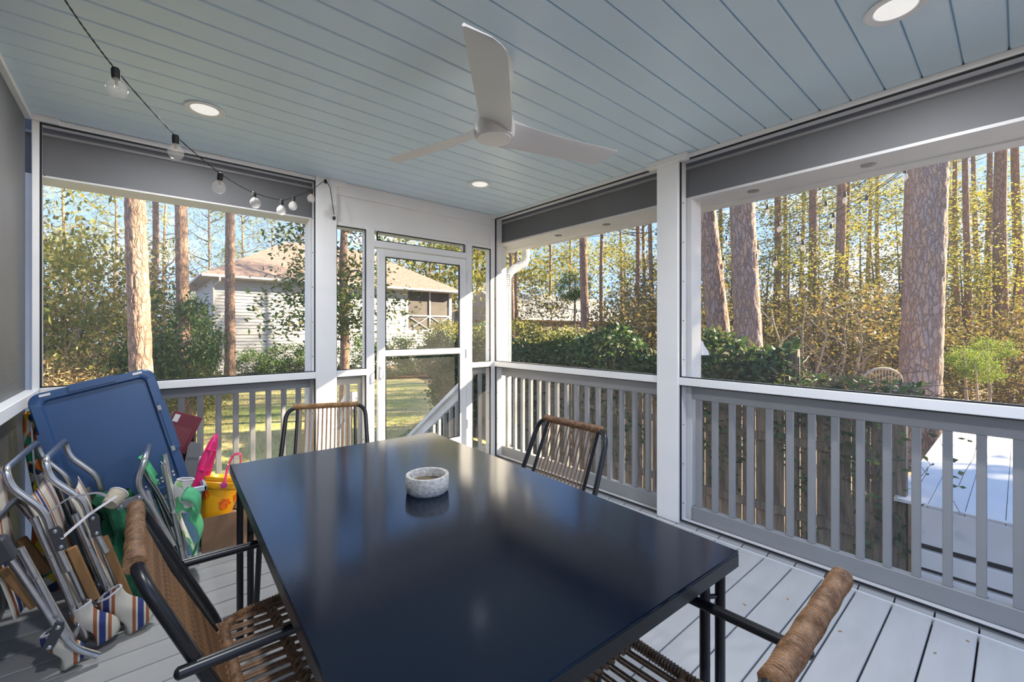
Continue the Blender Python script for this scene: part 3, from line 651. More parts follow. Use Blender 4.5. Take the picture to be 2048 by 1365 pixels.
MB().lathe([(0, .0), (.078, 0), (.082, .01), (.108, .235), (.114, .238), (.116, .255), (.110, .258), (.104, .25), (.078, .012), (0, .010)], 36, M=BM).build('shell', YEL, bk)
MB().lathe([(.113, .19), (.117, .195), (.119, .225), (.115, .23)], 36, M=BM).build('rim_band', YEL, bk)
def paw(ang, z, s):
    q = MB()
    for (dx, dz, r) in ((0, 0, .022), (-.026, .020, .010), (-.010, .034, .011), (.012, .034, .011), (.028, .018, .010)):
        a = math.radians(ang) + dx * s / .098; zz = z + dz * s; R_ = .082 + .026 * (zz - .01) / .225
        c0 = Vector((R_ * math.cos(a), R_ * math.sin(a), zz)); nr_ = Vector((math.cos(a), math.sin(a), -.1)).normalized()
        M = BM @ Matrix.Translation(c0) @ nr_.to_track_quat('Z', 'Y').to_matrix().to_4x4(); q.lathe([(r * s, -.004), (r * s, .003), (r * s * .75, .004), (r * s * .7, .001), (0, .001)], 14, M=M)
    return q
paw(-78, .09, 1.0).build('paw_print', ORNG, bk); paw(-35, .13, .8).build('paw_print', ORNG, bk); paw(-150, .14, .8).build('paw_print', ORNG, bk)
hp = [BM @ Vector(p) for p in [(-.015, -.124, .215), (-.02, -.128, .33), (.0, -.10, .395), (.06, .0, .40), (.09, .09, .33), (.07, .118, .215)]]
hnd = MB().tube(fillet(hp, .03, 4), .0085, 8, flat=.6).build('handle', PINK, bk)
MB().lathe([(0, -.006), (.018, -.005), (.018, .005), (0, .006)], 18, M=Matrix.Translation(hp[0]) @ Matrix.Rotation(PI / 2, 4, 'X')).build('handle_pivot', PURP, hnd)
# tropical print bag
t = thing('beach_umbrella_bag', 'tall bag in orange yellow and green tropical print behind the beach chairs', 'bag', (-3.135, -.33, 0))
MB().grid(lambda u, v: V((.085 + .012 * math.sin(u * 9 + v * 12) - .025 * u) * math.cos(v * 2 * PI) - .07 * u, (.07 + .01 * math.sin(u * 13)) * math.sin(v * 2 * PI) + .03 * u, u * .90), 22, 24).build('fabric', FLORAL, t)
MB().tube([(-.04, -.08, .40), (-.085, -.075, .62), (-.10, -.04, .86)], .004, 6).build('strap', WHF, t)
MB().lathe([(.05, .0), (.045, .02), (0, .03)], 16, (-.075, .03, .895)).build('closed_top', FLORAL, t)
t = thing('green_tarp', 'crumpled dark green fabric carrying case between the beach chairs', 'fabric case', (-2.80, -.70, 0))
def tarp(u, v):
    a = v * 2 * PI; z = u * .52; r = .085 + .025 * math.sin(3 * a + u * 7) + .016 * math.sin(7 * a - u * 15) - .03 * u
    return V(r * math.cos(a) + .0 - .14 * u, r * 1.5 * math.sin(a), z)
MB().grid(tarp, 26, 36).build('fabric', GREENF, t); MB().lathe([(.06, .50), (.045, .53), (0, .54)], 18, (-.14, 0, 0)).build('gathered_top', GREENF, t)

# ------------------------------------------------------------------ folded beach chairs (width along y, lean along x)
def beach_chair(label, loc, hoop, legs, wood, y0, y1, fabric, pouch=None, r=.0125, plastic=DGREY, canvas=None, brackets=(), foot=None):
    t = thing('folded_beach_chair', label, 'beach chair', loc)
    o_ = Vector(loc)
    def w_(x, y, z): return Vector((x, y, z)) - o_
    n = len(hoop); path = [w_(x, y0, z) for x, z in hoop] + [w_(x + .02, y1, z) for x, z in reversed(hoop)]
    MB().tube(fillet(path, .055, 6), r, 12).build('top_hoop', ALUT, t)
    for k, (a, b) in enumerate(legs):
        off = .022 * (k % 2 + 1) * (1 if k % 2 else -1) * .5
        pp = [w_(a[0], y0 + off + .012, a[1]), w_(b[0], y0 + off + .012, b[1]), w_(b[0] + .01, y1 - off, b[1]), w_(a[0] + .01, y1 - off, a[1])]
        MB().tube(fillet(pp, .05, 6), r * .95, 12).build('leg_frame', ALUT, t)
        for f in (.3, .7): p = pp[0].lerp(pp[1], f); MB().lathe([(.006, 0), (.006, .003), (0, .005)], 8, M=Matrix.Translation(p + Vector((0, -r * .9, 0))) @ Matrix.Rotation(PI / 2, 4, 'X')).build('rivet', GREYP, t)
    for (a, b) in wood:
        d = Vector((b[0] - a[0], 0, b[1] - a[1])); ln = d.length; ang = math.atan2(d.x, d.z)
        for yy in (y0 + .03, y1 - .03):
            M = Matrix.Translation(w_(a[0], yy, a[1])) @ Matrix.Rotation(ang, 4, 'Y')
            MB().box((-.016, -.011, 0), (.016, .011, ln), .004, M).build('wooden_armrest', WOOD, t)
    for (x, z, ang) in brackets:
        M = Matrix.Translation(w_(x, y0 - .012, z)) @ Matrix.Rotation(math.radians(ang), 4, 'Y')
        b_ = MB().prism([(-.018, -.006, -.045), (.012, -.006, -.05), (.02, -.006, .03), (.012, -.006, .05), (-.014, -.006, .05)], (0, .014, 0), M).build('hinge_plate', plastic, t)
        for z_ in (-.033, .035): MB().lathe([(.008, 0), (.008, .003), (.004, .005), (0, .005)], 10, M=M @ Matrix.Translation((0, -.006, z_)) @ Matrix.Rotation(PI / 2, 4, 'X')).build('rivet', ALUT, b_)
    if canvas:
        (ax, az), (bx, bz) = canvas
        MB().grid(lambda u, v: w_(ax + (bx - ax) * u + .012 * math.sin(v * PI) + .006 * math.sin(u * 8), y0 + .03 + (y1 - y0 - .06) * v, az + (bz - az) * u), 14, 14).build('canvas', fabric, t, sol=.003)
    if pouch:
        for (px, py, pz, sx, sz, tilt) in pouch:
            M = Matrix.Translation(w_(px, py, pz)) @ Matrix.Rotation(math.radians(tilt), 4, 'Y')
            def pf(u, v):
                a = v * 2 * PI; k = 1 - .25 * u; fold = .12 * math.sin(3 * a + u * 4)
                return M @ Vector((sx * k * (1 + fold) * math.cos(a) + .012 * math.sin(u * 6), sx * .75 * k * (1 - fold) * math.sin(a), (u - .5) * sz))
            p_ = MB().grid(pf, 12, 24).build('pouch', STRIPEP if fabric is STRIPE else fabric, t, sol=.003)
            ring = [pf(1.0, k / 24) for k in range(24)]; MB().tube(ring, .0045, 6, True).build('piping', WHF, p_)
            MB().lathe([(0, -.005), (sx * .92, 0), (sx * .9, .004), (0, .004)], 18, M=M @ Matrix.Translation((0, 0, -sz * .49)) @ Matrix.Diagonal((1, .75, 1, 1))).build('pouch_base', CREAM, p_)
    if foot:
        for yy in (y0 + .01, y1): MB().tube([w_(foot[0] - .01, yy, foot[1] + .01), w_(foot[0] + .03, yy, foot[1] - .01)], .017, 10).build('foot_cap', plastic, t)
    return t
def strap(t, pts, wd=.0055):
    q = MB(); P = [Vector(p) - t.location for p in pts]
    q.tube(fillet(P, .03, 4), wd, 6, flat=.15); q.build('strap', WHF, t)
A = beach_chair('folded aluminium beach chair with striped canvas, tallest hoop nearest the left wall', (-3.0, -.85, 0),
    [(-3.04, .36), (-3.085, .508), (-3.105, .615), (-3.193, .730), (-3.208, .800)], [((-3.135, .60), (-2.985, .05)), ((-3.087, .524), (-2.955, .06))], [((-3.035, .44), (-2.965, .20))],
    -1.10, -.60, STRIPE, [(-2.965, -1.09, .12, .042, .18, -24)], brackets=[(-3.068, .50, -14)], foot=(-2.985, .03), canvas=((-3.16, .66), (-3.0, .12)))
B = beach_chair('folded aluminium beach chair with striped canvas pouch, second hoop beside the green case', (-2.88, -.80, 0),
    [(-2.935, .36), (-2.985, .506), (-3.003, .60), (-3.103, .718), (-3.117, .795)], [((-3.03, .55), (-2.89, .05)), ((-2.988, .506), (-2.86, .05))], [((-2.946, .42), (-2.85, .07))],
    -1.0, -.60, STRIPE, [(-2.87, -1.04, .11, .055, .20, -28)], brackets=[(-2.97, .49, -10)], foot=(-2.885, .03), canvas=((-3.05, .62), (-2.90, .12)))
strap(A, [(-3.10, -1.1, .60), (-3.04, -1.13, .66), (-2.96, -1.05, .64), (-2.93, -1.0, .60)]); strap(B, [(-3.06, -1.12, .50), (-2.98, -1.06, .56), (-2.90, -1.02, .60)])
t = thing('drink_holder', 'small cream cloth cup holder strapped to the beach chairs', 'cup holder', (-2.925, -.99, .56))
q = MB().lathe([(0, 0), (.028, 0), (.034, .04), (.036, .06), (.033, .061), (.029, .04), (.024, .012), (0, .01)], 20, M=Matrix.Rotation(math.radians(-55), 4, 'X') @ Matrix.Rotation(.5, 4, 'Y')).build('cup', CREAM, t)
MB().tube([Matrix.Rotation(math.radians(-55), 4, 'X') @ Matrix.Rotation(.5, 4, 'Y') @ Vector((.035 * math.cos(k / 16 * 2 * PI), .035 * math.sin(k / 16 * 2 * PI), .061)) for k in range(16)], .004, 6, True).build('piping', WHF, t)
Cc = beach_chair('folded aluminium beach chair leaning lowest at the left edge, cut by the frame', (-3.05, -1.2, 0),
    [(-2.95, .035), (-3.017, .095), (-3.071, .219), (-3.178, .493), (-3.235, .62)], [((-3.156, .526), (-3.022, .12))], [((-3.20, .455), (-3.12, .285))],
    -1.20, -.84, STRIPE, [(-3.05, -1.17, .10, .035, .16, -20)], brackets=[(-3.07, .17, 20)], canvas=((-3.27, .82), (-3.18, .25)))
MB().box((-.05, -.03, .0), (.05, .03, .09), .008, Matrix.Translation((-.15, -.05, .50)) @ Matrix.Rotation(math.radians(-20), 4, 'Y')).build('corner_bracket', DGREY, Cc)
G = beach_chair('folded beach chair with mint green palm print fabric beside the storage bin', (-2.76, -.66, 0),
    [(-2.70, .25), (-2.775, .46), (-2.835, .58), (-2.805, .715)], [((-2.80, .55), (-2.66, .06)), ((-2.735, .655), (-2.64, .05))], [],
    -.84, -.56, PALM, [(-2.655, -.80, .48, .045, .16, 10)], plastic=GREYP, canvas=((-2.74, .62), (-2.60, .10)), brackets=[(-2.86, .515, 70)], foot=(-2.655, .03))
for (p0, p1, p2) in (((-2.66, -.84, .50), (-2.58, -.88, .50), (-2.60, -.86, .38)), ((-2.63, -.85, .40), (-2.55, -.87, .30), (-2.62, -.86, .20))):
    def rib(u, v): 
        a, b, c_ = Vector(p0), Vector(p1), Vector(p2); p = a * (1 - u) ** 2 + b * 2 * u * (1 - u) + c_ * u * u; return p + Vector((.022 * (v - .5), .04 * (v - .5), .05 * (v - .5))) - G.location
    MB().grid(rib, 12, 3).build('fabric_strap', MINT, G, sol=.003)
MB().grid(lambda u, v: V(-2.82 + .06 * u + .01 * math.sin(v * 9), -.80 + .22 * v, .68 - .13 * u) - G.location, 8, 8).build('headrest', MINT, G, sol=.004)

# leaf bits on the floor
for k, (x, y) in enumerate(((-.42, -2.83), (-.62, -2.72), (-.35, -3.35), (-.15, -3.42), (-.5, -3.05), (-2.66, -1.05), (-.8, -2.55))):
    q = MB(); q.prism([(0, 0, 0), (.010, .003, .002), (.018, 0, .004), (.009, -.004, .001)], (0, 0, .0012), Matrix.Rotation(k * 1.3, 4, 'Z'))
    o = q.build('leaf_scrap', RUST); o.location = (x, y, .0005); tag(o, 'tiny dry brown leaf scrap lying on the grey floor boards', 'leaf', 'leaf scraps on the floor')

# ================================================================== OUTSIDE
GZ = -.95
def quadmesh(name, V4, m):
    n = len(V4); me = bpy.data.meshes.new(name); me.vertices.add(n * 4); me.vertices.foreach_set('co', V4.reshape(-1).astype(np.float32))
    me.loops.add(n * 4); me.loops.foreach_set('vertex_index', np.arange(n * 4, dtype=np.int32)); me.polygons.add(n)
    me.polygons.foreach_set('loop_start', np.arange(0, n * 4, 4, dtype=np.int32)); me.polygons.foreach_set('loop_total', np.full(n, 4, dtype=np.int32))
    me.materials.append(m); me.update(); me.validate(); return me
def leaves(C, ln, wd, rng, droop=0, up=.3):
    n = len(C); d = rng.normal(size=(n, 3)); d[:, 2] = d[:, 2] * .6 + up - droop; d /= np.linalg.norm(d, axis=1)[:, None]
    s = np.cross(d, rng.normal(size=(n, 3))); s /= np.linalg.norm(s, axis=1)[:, None]; l = ln * rng.uniform(.6, 1.3, (n, 1)); w_ = wd * rng.uniform(.6, 1.3, (n, 1)); nn_ = np.cross(d, s)
    return np.stack([C, C + d * l * .5 + s * w_ * .5 + nn_ * w_ * .15, C + d * l, C + d * l * .5 - s * w_ * .5 + nn_ * w_ * .15], axis=1)
def ellipsoid_pts(n, rad, clumps, spread, rng, shell=.55, flatb=True):
    c = rng.normal(size=(clumps, 3)); c /= np.linalg.norm(c, axis=1)[:, None]; c *= rng.uniform(shell, 1, (clumps, 1)); c *= np.array(rad)
    if flatb: c[:, 2] = np.abs(c[:, 2]) if flatb == 2 else c[:, 2]
    p = c[rng.integers(0, clumps, n)] + rng.normal(size=(n, 3)) * spread * np.array([1, 1, .7]); return p
def foliage(name, m, n, rad, clumps, spread, ln, wd, seed, droop=0, flatb=0, shell=.55):
    rng = np.random.default_rng(seed); C = ellipsoid_pts(n, rad, clumps, spread, rng, shell, flatb); return quadmesh(name, leaves(C, ln, wd, rng, droop), m)
def twigs(name, n, hgt, spread, seed, r=.008, m=TWIG, curl=.3):
    rnd = random.Random(seed); mb = MB()
    for k in range(n):
        a = rnd.uniform(0, 2 * PI); b = rnd.uniform(.3, 1) * spread; h_ = hgt * rnd.uniform(.5, 1); P = [V(rnd.uniform(-.2, .2) * spread, rnd.uniform(-.2, .2) * spread, 0)]
        for j in range(1, 6): q = j / 5; P.append(V(P[0].x + math.cos(a) * b * q + rnd.uniform(-1, 1) * curl * .25, P[0].y + math.sin(a) * b * q + rnd.uniform(-1, 1) * curl * .25, h_ * q ** .8 - curl * .6 * q ** 3))
        mb.tube(P, [r * (1 - .8 * j / 5) for j in range(6)], 4, cap=False)
    return mb.mesh(name, m)

# ground, lawn, mulch bed
g = structure('ground', 'brown leaf littered ground of the garden and woods', 'ground')
def gh(x, y): return GZ - .02 + .06 * noise.noise(Vector((x * .15, y * .15, 0)))
MB().grid(lambda u, v: V(-70 + 160 * u, -60 + 150 * v, GZ - .06), 4, 4).build('soil', GROUND, g)
lw = structure('lawn', 'patchy green and straw coloured lawn between the porch and the white house', 'lawn')
MB().grid(lambda u, v: V(-7 + 12 * u + 3.5 * v * (u - .4) + .5 * math.sin(v * 9), .6 + 17.5 * v, GZ + .0 + .05 * noise.noise(Vector((u * 4, v * 6, 0)))), 24, 40).build('turf', GRASSM, lw)
rg = np.random.default_rng(5); n = 26000
bx = rg.uniform(-6.5, 5, n); by = .8 + 13 * rg.uniform(0, 1, n) ** 1.5; hh = rg.uniform(.03, .09, n); aa = rg.uniform(0, PI, n); lx = rg.normal(0, .03, n); ly = rg.normal(0, .03, n)
b0 = np.stack([bx - .006 * np.cos(aa), by - .006 * np.sin(aa), np.full(n, GZ)], 1); b1 = np.stack([bx + .006 * np.cos(aa), by + .006 * np.sin(aa), np.full(n, GZ)], 1); tp = np.stack([bx + lx, by + ly, GZ + hh], 1)
go = link('grass', quadmesh('grass', np.stack([b0, b1, tp, tp + .002], 1), LF_GRASS)); tag(go, 'short patchy grass blades growing on the lawn', 'grass', kind='stuff')
mu = structure('mulch_bed', 'reddish pine straw bed at the edge of the lawn', 'garden bed')
MB().grid(lambda u, v: V(-3 + 16 * u, 15.2 + 3.6 * v + 1.4 * math.sin(u * 5), GZ + .05 + .05 * noise.noise(Vector((u * 9, v * 3, 2)))), 40, 10).build('straw', MULCH, mu)

# garden stairs
st = thing('garden_stairs', 'white wooden stairs with sloping railings going down from the screen door', 'stairs', (-.83, .32, GZ))
def sb(name, a, b, m=GREYW): return MB().box(Vector(a) - st.location, Vector(b) - st.location, .003).build(name, m, st)
for k in range(5): sb('tread', (-1.40, .32 + .27 * k, -.19 - .165 * k), (-.28, .60 + .27 * k, -.15 - .165 * k), DECK)
for x in (-1.43, -.29):
    sl0 = -.665
    P = lambda y, dz: (x, y, .70 + sl0 * (y - .226) + dz)
    def slab(name, z0, z1, x0, x1, y0=.16, y1=1.85, m=WHITE_OUT):
        MB().prism([Vector((x + x0, y0, .70 + sl0 * (y0 - .226) + z0)) - st.location, Vector((x + x0, y1, .70 + sl0 * (y1 - .226) + z0)) - st.location, Vector((x + x0, y1, .70 + sl0 * (y1 - .226) + z1)) - st.location, Vector((x + x0, y0, .70 + sl0 * (y0 - .226) + z1)) - st.location], (x1 - x0, 0, 0)).build(name, m, st)
    slab('stair_handrail', 0, .045, -.06, .06); slab('stair_top_rail', -.10, .0, -.02, .02); slab('stair_bottom_rail', -.72, -.63, -.02, .02); slab('stringer', -1.12, -.86, -.02, .02, .30, 1.75)
    for k in range(13):
        y = .28 + .12 * k; zc = .70 + sl0 * (y - .226); sb('stair_baluster', (x - .017, y - .017, zc - .66), (x + .017, y + .017, zc - .08))
    sb('newel_post', (x - .05, 1.80, GZ), (x + .05, 1.90, .70 + sl0 * 1.62 + .10))

# downspout at the corner
ds = thing('downspout', 'white ribbed downspout elbow at the outer corner post', 'downspout', (.50, .40, GZ))
dp = [(.80, .40, 2.38), (.80, .40, 2.20), (.76, .40, 2.13), (.58, .40, 2.05), (.50, .40, 1.97), (.50, .40, 1.85)]
P, rr = ringed([Vector(p) for p in fillet(dp, .06, 6)], .048, .024, .004); MB().tube([p - ds.location for p in P], rr, 12).build('elbow', WHITE_OUT, ds)
MB().box(Vector((.462, .362, GZ)) - ds.location, Vector((.538, .438, 1.90)) - ds.location, .006).build('pipe', WHITE_OUT, ds)
MB().tube([Vector(p) - ds.location for p in [(.50, .352, 1.98), (.515, .350, 1.6), (.505, .350, 1.2), (.52, .350, .9)]], .004, 5).build('green_wire', mat('green_wire', (.03, .12, .05), .5), ds)

# neighbour's white house
HYW = 23.0; hx0, hx1 = .0, 14.2; hd_ = 9.0
hs = thing('white_house', 'white clapboard house with a brown hipped shingle roof beyond the lawn', 'house', (7, 27, GZ))
def hb(name, a, b, m, bev=0): return MB().box(Vector(a) - hs.location, Vector(b) - hs.location, bev).build(name, m, hs)
EZ = 3.98
def clap(name, x0, x1, z0, z1, front=True, yy=HYW):
    mb = MB(); p = .17; z = z0
    while z < z1:
        zz = min(z + p, z1)
        if front: vs = [(x0, yy - .035, z), (x1, yy - .035, z), (x1, yy, zz), (x0, yy, zz), (x0, yy, z), (x1, yy, z)]
        else: vs = [(yy - .022, x0, z), (yy - .022, x1, z), (yy, x1, zz), (yy, x0, zz), (yy, x0, z), (yy, x1, z)]
        mb.add([Vector(q) - hs.location for q in vs], [(0, 1, 2, 3), (4, 5, 1, 0)]); z = zz
    return mb.build(name, SIDING, hs)
hb('wall', (hx0, HYW, GZ), (hx1 - 3.6, HYW + hd_, EZ), SIDING)
clap('front_siding', hx0, hx1 - 3.6, GZ, EZ); clap('side_siding', HYW, HYW + hd_, GZ, EZ, False, hx0)
hb('skirt_wall', (hx1 - 3.6, HYW + .02, GZ), (hx1, HYW + 3.2, 1.15), SIDING); clap('skirt_siding', hx1 - 3.6, hx1, GZ, 1.15)
hb('band_board', (hx0 - .03, HYW - .05, 1.12), (hx1, HYW, 1.30), SIDING); hb('corner_board', (hx0 - .03, HYW - .04, GZ), (hx0 + .12, HYW + .02, EZ), SIDING)
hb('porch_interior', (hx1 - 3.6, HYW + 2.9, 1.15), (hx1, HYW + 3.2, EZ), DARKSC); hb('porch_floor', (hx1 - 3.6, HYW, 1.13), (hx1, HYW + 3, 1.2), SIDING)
for (a, b) in ((hx1 - 3.62, hx1 - 3.42), (hx1 - 1.82, hx1 - 1.72), (hx1 - .22, hx1)): hb('porch_post', (a, HYW - .03, 1.15), (b, HYW + .10, EZ), SIDING)
hb('porch_rail', (hx1 - 3.5, HYW - .02, 2.27), (hx1, HYW + .05, 2.36), SIDING); hb('porch_rail', (hx1 - 3.6, HYW - .06, 1.25), (hx1 + .05, HYW + .1, 1.36), SIDING)
for (a, b) in ((hx1 - 3.42, hx1 - 1.82), (hx1 - 1.72, hx1 - .22)):
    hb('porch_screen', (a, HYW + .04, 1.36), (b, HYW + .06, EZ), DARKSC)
    for s in (0, 1):
        z0, z1 = (1.36, 2.27) if s else (2.27, 1.36); q = MB(); q.tube([Vector((a, HYW, z0)) - hs.location, Vector((b, HYW, z1)) - hs.location], .03, 6); q.build('cross_brace', SIDING, hs)
hb('side_window', (hx0 - .06, HYW + 3.2, 1.9), (hx0 + .02, HYW + 4.0, 3.1), SIDING); hb('side_window_pane', (hx0 - .08, HYW + 3.3, 2.0), (hx0 - .05, HYW + 3.9, 3.0), GREYP)
ov = .55; ex0, ex1, ey0, ey1 = hx0 - ov, hx1 + ov, HYW - ov, HYW + hd_ + ov; rz_ = 7.05; rx0, rx1, ry = 4.4, 9.6, HYW + hd_ / 2
q = MB(); E0 = EZ + .10
vs = [(ex0, ey0, E0), (ex1, ey0, E0), (ex1, ey1, E0), (ex0, ey1, E0), (rx0, ry, rz_), (rx1, ry, rz_)]
q.add([Vector(p) - hs.location for p in vs], [(0, 1, 5, 4), (1, 2, 5), (2, 3, 4, 5), (3, 0, 4)]); q.build('roof', ROOFM, hs, sol=.08)
hb('soffit', (ex0, ey0, EZ - .02), (ex1, ey1, EZ + .05), SIDING); hb('gutter', (ex0, ey0 - .10, EZ + .0), (ex1, ey0, EZ + .13), SIDING, .02); hb('gutter', (ex0 - .10, ey0, EZ), (ex0, ey1, EZ + .13), SIDING, .02)
MB().tube([Vector(p) - hs.location for p in fillet([(hx0 + .2, ey0 - .05, EZ), (hx0 + .2, ey0 - .05, EZ - .15), (hx0 - .02, HYW - .10, EZ - .45), (hx0 - .02, HYW - .10, GZ)], .1)], .05, 8).build('downpipe', SIDING, hs)
hb('roof_vent', (7.4, 24.9, 5.0), (7.7, 25.1, 5.4), SIDING)
# far houses
def simple_house(name, label, x0, x1, y0, y1, ez, rzz, wm, rm, openings, ridge='x'):
    h = thing(name, label, 'house', ((x0 + x1) / 2, (y0 + y1) / 2, GZ)); o_ = h.location
    MB().box(Vector((x0, y0, GZ)) - o_, Vector((x1, y1, ez)) - o_).build('wall', wm, h); q = MB(); ov = .5
    if ridge == 'x': vs = [(x0 - ov, y0 - ov, ez), (x1 + ov, y0 - ov, ez), (x1 + ov, y1 + ov, ez), (x0 - ov, y1 + ov, ez), (x0 - ov, (y0 + y1) / 2, rzz), (x1 + ov, (y0 + y1) / 2, rzz)]; fs = [(0, 1, 5, 4), (2, 3, 4, 5), (3, 0, 4), (1, 2, 5)]
    else: vs = [(x0 - ov, y0 - ov, ez), (x1 + ov, y0 - ov, ez), (x1 + ov, y1 + ov, ez), (x0 - ov, y1 + ov, ez), ((x0 + x1) / 2, y0 - ov, rzz), ((x0 + x1) / 2, y1 + ov, rzz)]; fs = [(0, 1, 4), (1, 2, 5, 4), (2, 3, 5), (3, 0, 4, 5)]
    q.add([Vector(p) - o_ for p in vs], fs); q.build('roof', rm, h, sol=.1)
    MB().box(Vector((x0 - ov, y0 - ov - .06, ez - .12)) - o_, Vector((x1 + ov, y0 - ov, ez + .02)) - o_).build('fascia', SIDING, h)
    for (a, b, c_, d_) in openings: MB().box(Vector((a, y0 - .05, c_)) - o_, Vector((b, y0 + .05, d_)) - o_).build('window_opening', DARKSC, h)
    return h
simple_house('shed', 'small sage green shed beyond the white house', 17.5, 23.5, 27.0, 32, 1.9, 3.2, TANS, ROOFM, [(18.6, 19.4, 0, 1.4)])
px0 = at(1025, 660, 34); px1 = at(1190, 660, 36)
fh = simple_house('metal_roof_house', 'far low house with a pale metal roof and a row of dark openings', px0.x, px0.x + 14, px0.y - 1, px0.y + 8, 2.25, 4.6, mat('tan_wall', (.35, .28, .22), .8), METALR, [(px0.x + .5 + 1.5 * k, px0.x + 1.75 + 1.5 * k, .8, 1.95) for k in range(8)])

# ------------------------------------------------------------------ trees
def pine_trunk(p0, p1, r0, r1, near):
    """p0 base, p1 top, local to p0"""
    d = p1 - p0; ln = d.length; nu, nv = (int(ln / .05), 64) if near else (int(ln / .35), 14); mb = MB(); seed = random.uniform(0, 99)
    def f(u, v):
        a = v * 2 * PI; r = r0 + (r1 - r0) * u; r *= 1 + .35 * math.exp(-u * ln / .5)
        c = d * u + Vector((.10 * math.sin(u * 5 + seed) * min(1, u * 3) * (0 if near else 1), .10 * math.cos(u * 4 + seed) * min(1, u * 3) * (0 if near else 1), 0))
        if near:
            q = Vector((math.cos(a) * r0 * 9, math.sin(a) * r0 * 9, u * ln * 2.6)) + Vector((seed, 0, 0)); dist, _ = noise.voronoi(q); r += .012 * min(1, (dist[1] - dist[0]) * 3) - .008 + .004 * noise.noise(q * 3)
        return c + Vector((r * math.cos(a), r * math.sin(a), 0))
    vs = [f(i / nu, j / nv) for i in range(nu + 1) for j in range(nv)]
    mb.add(vs, [(i * nv + j, i * nv + (j + 1) % nv, (i + 1) * nv + (j + 1) % nv, (i + 1) * nv + j) for i in range(nu) for j in range(nv)], True); return mb
def pine_crown(seed, n=2800, R=2.6, Hh=7):
    rng = np.random.default_rng(seed); Cs = []; D = []
    for k in range(46):
        z = rng.uniform(0, 1); a = rng.uniform(0, 2 * PI); l = R * (1 - .65 * z) * rng.uniform(.6, 1.1); m = n // 46; t_ = rng.uniform(.35, 1, m)
        c = np.stack([np.cos(a) * l * t_, np.sin(a) * l * t_, z * Hh + .5 * t_ * l * .5], 1) + rng.normal(size=(m, 3)) * .22; Cs.append(c)
    return quadmesh('needles', leaves(np.concatenate(Cs), .30, .035, rng), LF_PINE)
PC = [pine_crown(s) for s in (1, 2, 3)]
def pine_branches(seed):
    rnd = random.Random(seed); mb = MB()
    for k in range(30):
        z = rnd.uniform(0, 6.5); a = rnd.uniform(0, 2 * PI); l = 2.4 * (1 - z / 11) * rnd.uniform(.6, 1); mb.tube([V(0, 0, z), V(math.cos(a) * l * .5, math.sin(a) * l * .5, z + .2), V(math.cos(a) * l, math.sin(a) * l, z + .6)], [.035, .022, .006], 5, cap=False)
    return mb.mesh('branches', STEM)
PB = [pine_branches(4), pine_branches(5)]
def pine(label, xa, ya, xb, yb, Z, r, near=False, group=None, m=BARK, hgt=17, crown_at=9.5, cs=1.0):
    a = at(xa, ya, Z); b = at(xb, yb, Z); d = (b - a) / (b.z - a.z); p0 = a + d * (GZ - a.z); p0.z = GZ - .05; p1 = p0 + d * hgt
    t = thing('pine_tree', label, 'tree', p0, group=group)
    pine_trunk(p0, p1, r, r * .45, near).build('trunk', m, t)
    k = random.randrange(3); c = p0 + d * (crown_at + random.uniform(-1, 1)) - p0
    for nme, me, kd in (('needles', PC[k], 'stuff'), ('branches', PB[k % 2], None)):
        o = link(nme, me, t, c); o.rotation_euler = (0, 0, random.uniform(0, 6)); o.scale = (cs, cs, cs * (hgt - crown_at) / 7)
        if kd: o['kind'] = kd
    return t
pine('thick sunlit pine at the left of the far left screen', 270, 395, 282, 735, 7.6, .172, True)
pine('slender pale pine just right of the thick sunlit pine', 305, 400, 305, 620, 16, .12)
pine('straight brown pine in the middle of the far left screen', 362, 412, 366, 640, 11, .155, True)
pine('tall pine standing in front of the white house corner', 460, 425, 460, 745, 14.5, .165, True)
pine('thick grey pine right of the middle post, leftmost of the pair', 1412, 430, 1441, 690, 8.9, .235, True, m=BARKR)
pine('thick grey pine right of the middle post, rightmost of the pair', 1484, 405, 1497, 690, 8.3, .255, True, m=BARKR)
pine('thickest orange flecked pine at the far right by the wicker chair', 1859, 330, 1838, 790, 7.6, .30, True, m=BARKR)
pine('single pine rising behind the hedge, seen through the middle screen', 1166, 475, 1170, 655, 19, .20, True)
GP = 'slender pines in the right hand woods'; GL = 'slender pine trunk in the woods behind the fence on the right'
for (x, Z, r) in ((1380, 14, .14), (1443, 21, .13), (1549, 18, .17), (1566, 26, .13), (1625, 17, .17), (1673, 15, .18), (1697, 21, .11), (1812, 13, .10), (1918, 20, .13), (1935, 15, .11), (1955, 24, .16), (1978, 18, .13), (2006, 13.5, .19), (2040, 18, .18), (1905, 28, .15), (1760, 24, .13), (1600, 30, .16), (1500, 28, .16), (1735, 30, .18), (1860, 26, .15), (2080, 16, .2)):
    pine(GL, x + random.uniform(-5, 5), 400, x, 700, Z, r, group=GP, hgt=random.uniform(15, 19), crown_at=random.uniform(9.5, 12))
GP = 'slender pines behind the hedge'; GL = 'slender pine trunk behind the hedge, seen through the middle screen'
for (x, Z, r) in ((1022, 19, .10), (1033, 26, .13), (1205, 24, .12), (1272, 18, .11), (1284, 26, .11), (1302, 17, .10), (1100, 42, .2), (1140, 48, .2), (1240, 40, .18)):
    pine(GL, x, 450, x + random.uniform(-4, 4), 650, Z, r, group=GP, hgt=random.uniform(13, 17), crown_at=random.uniform(7, 9.5))
GP = 'distant pines behind the white house'; GL = 'distant pine with feathery yellow green needles behind the white house'
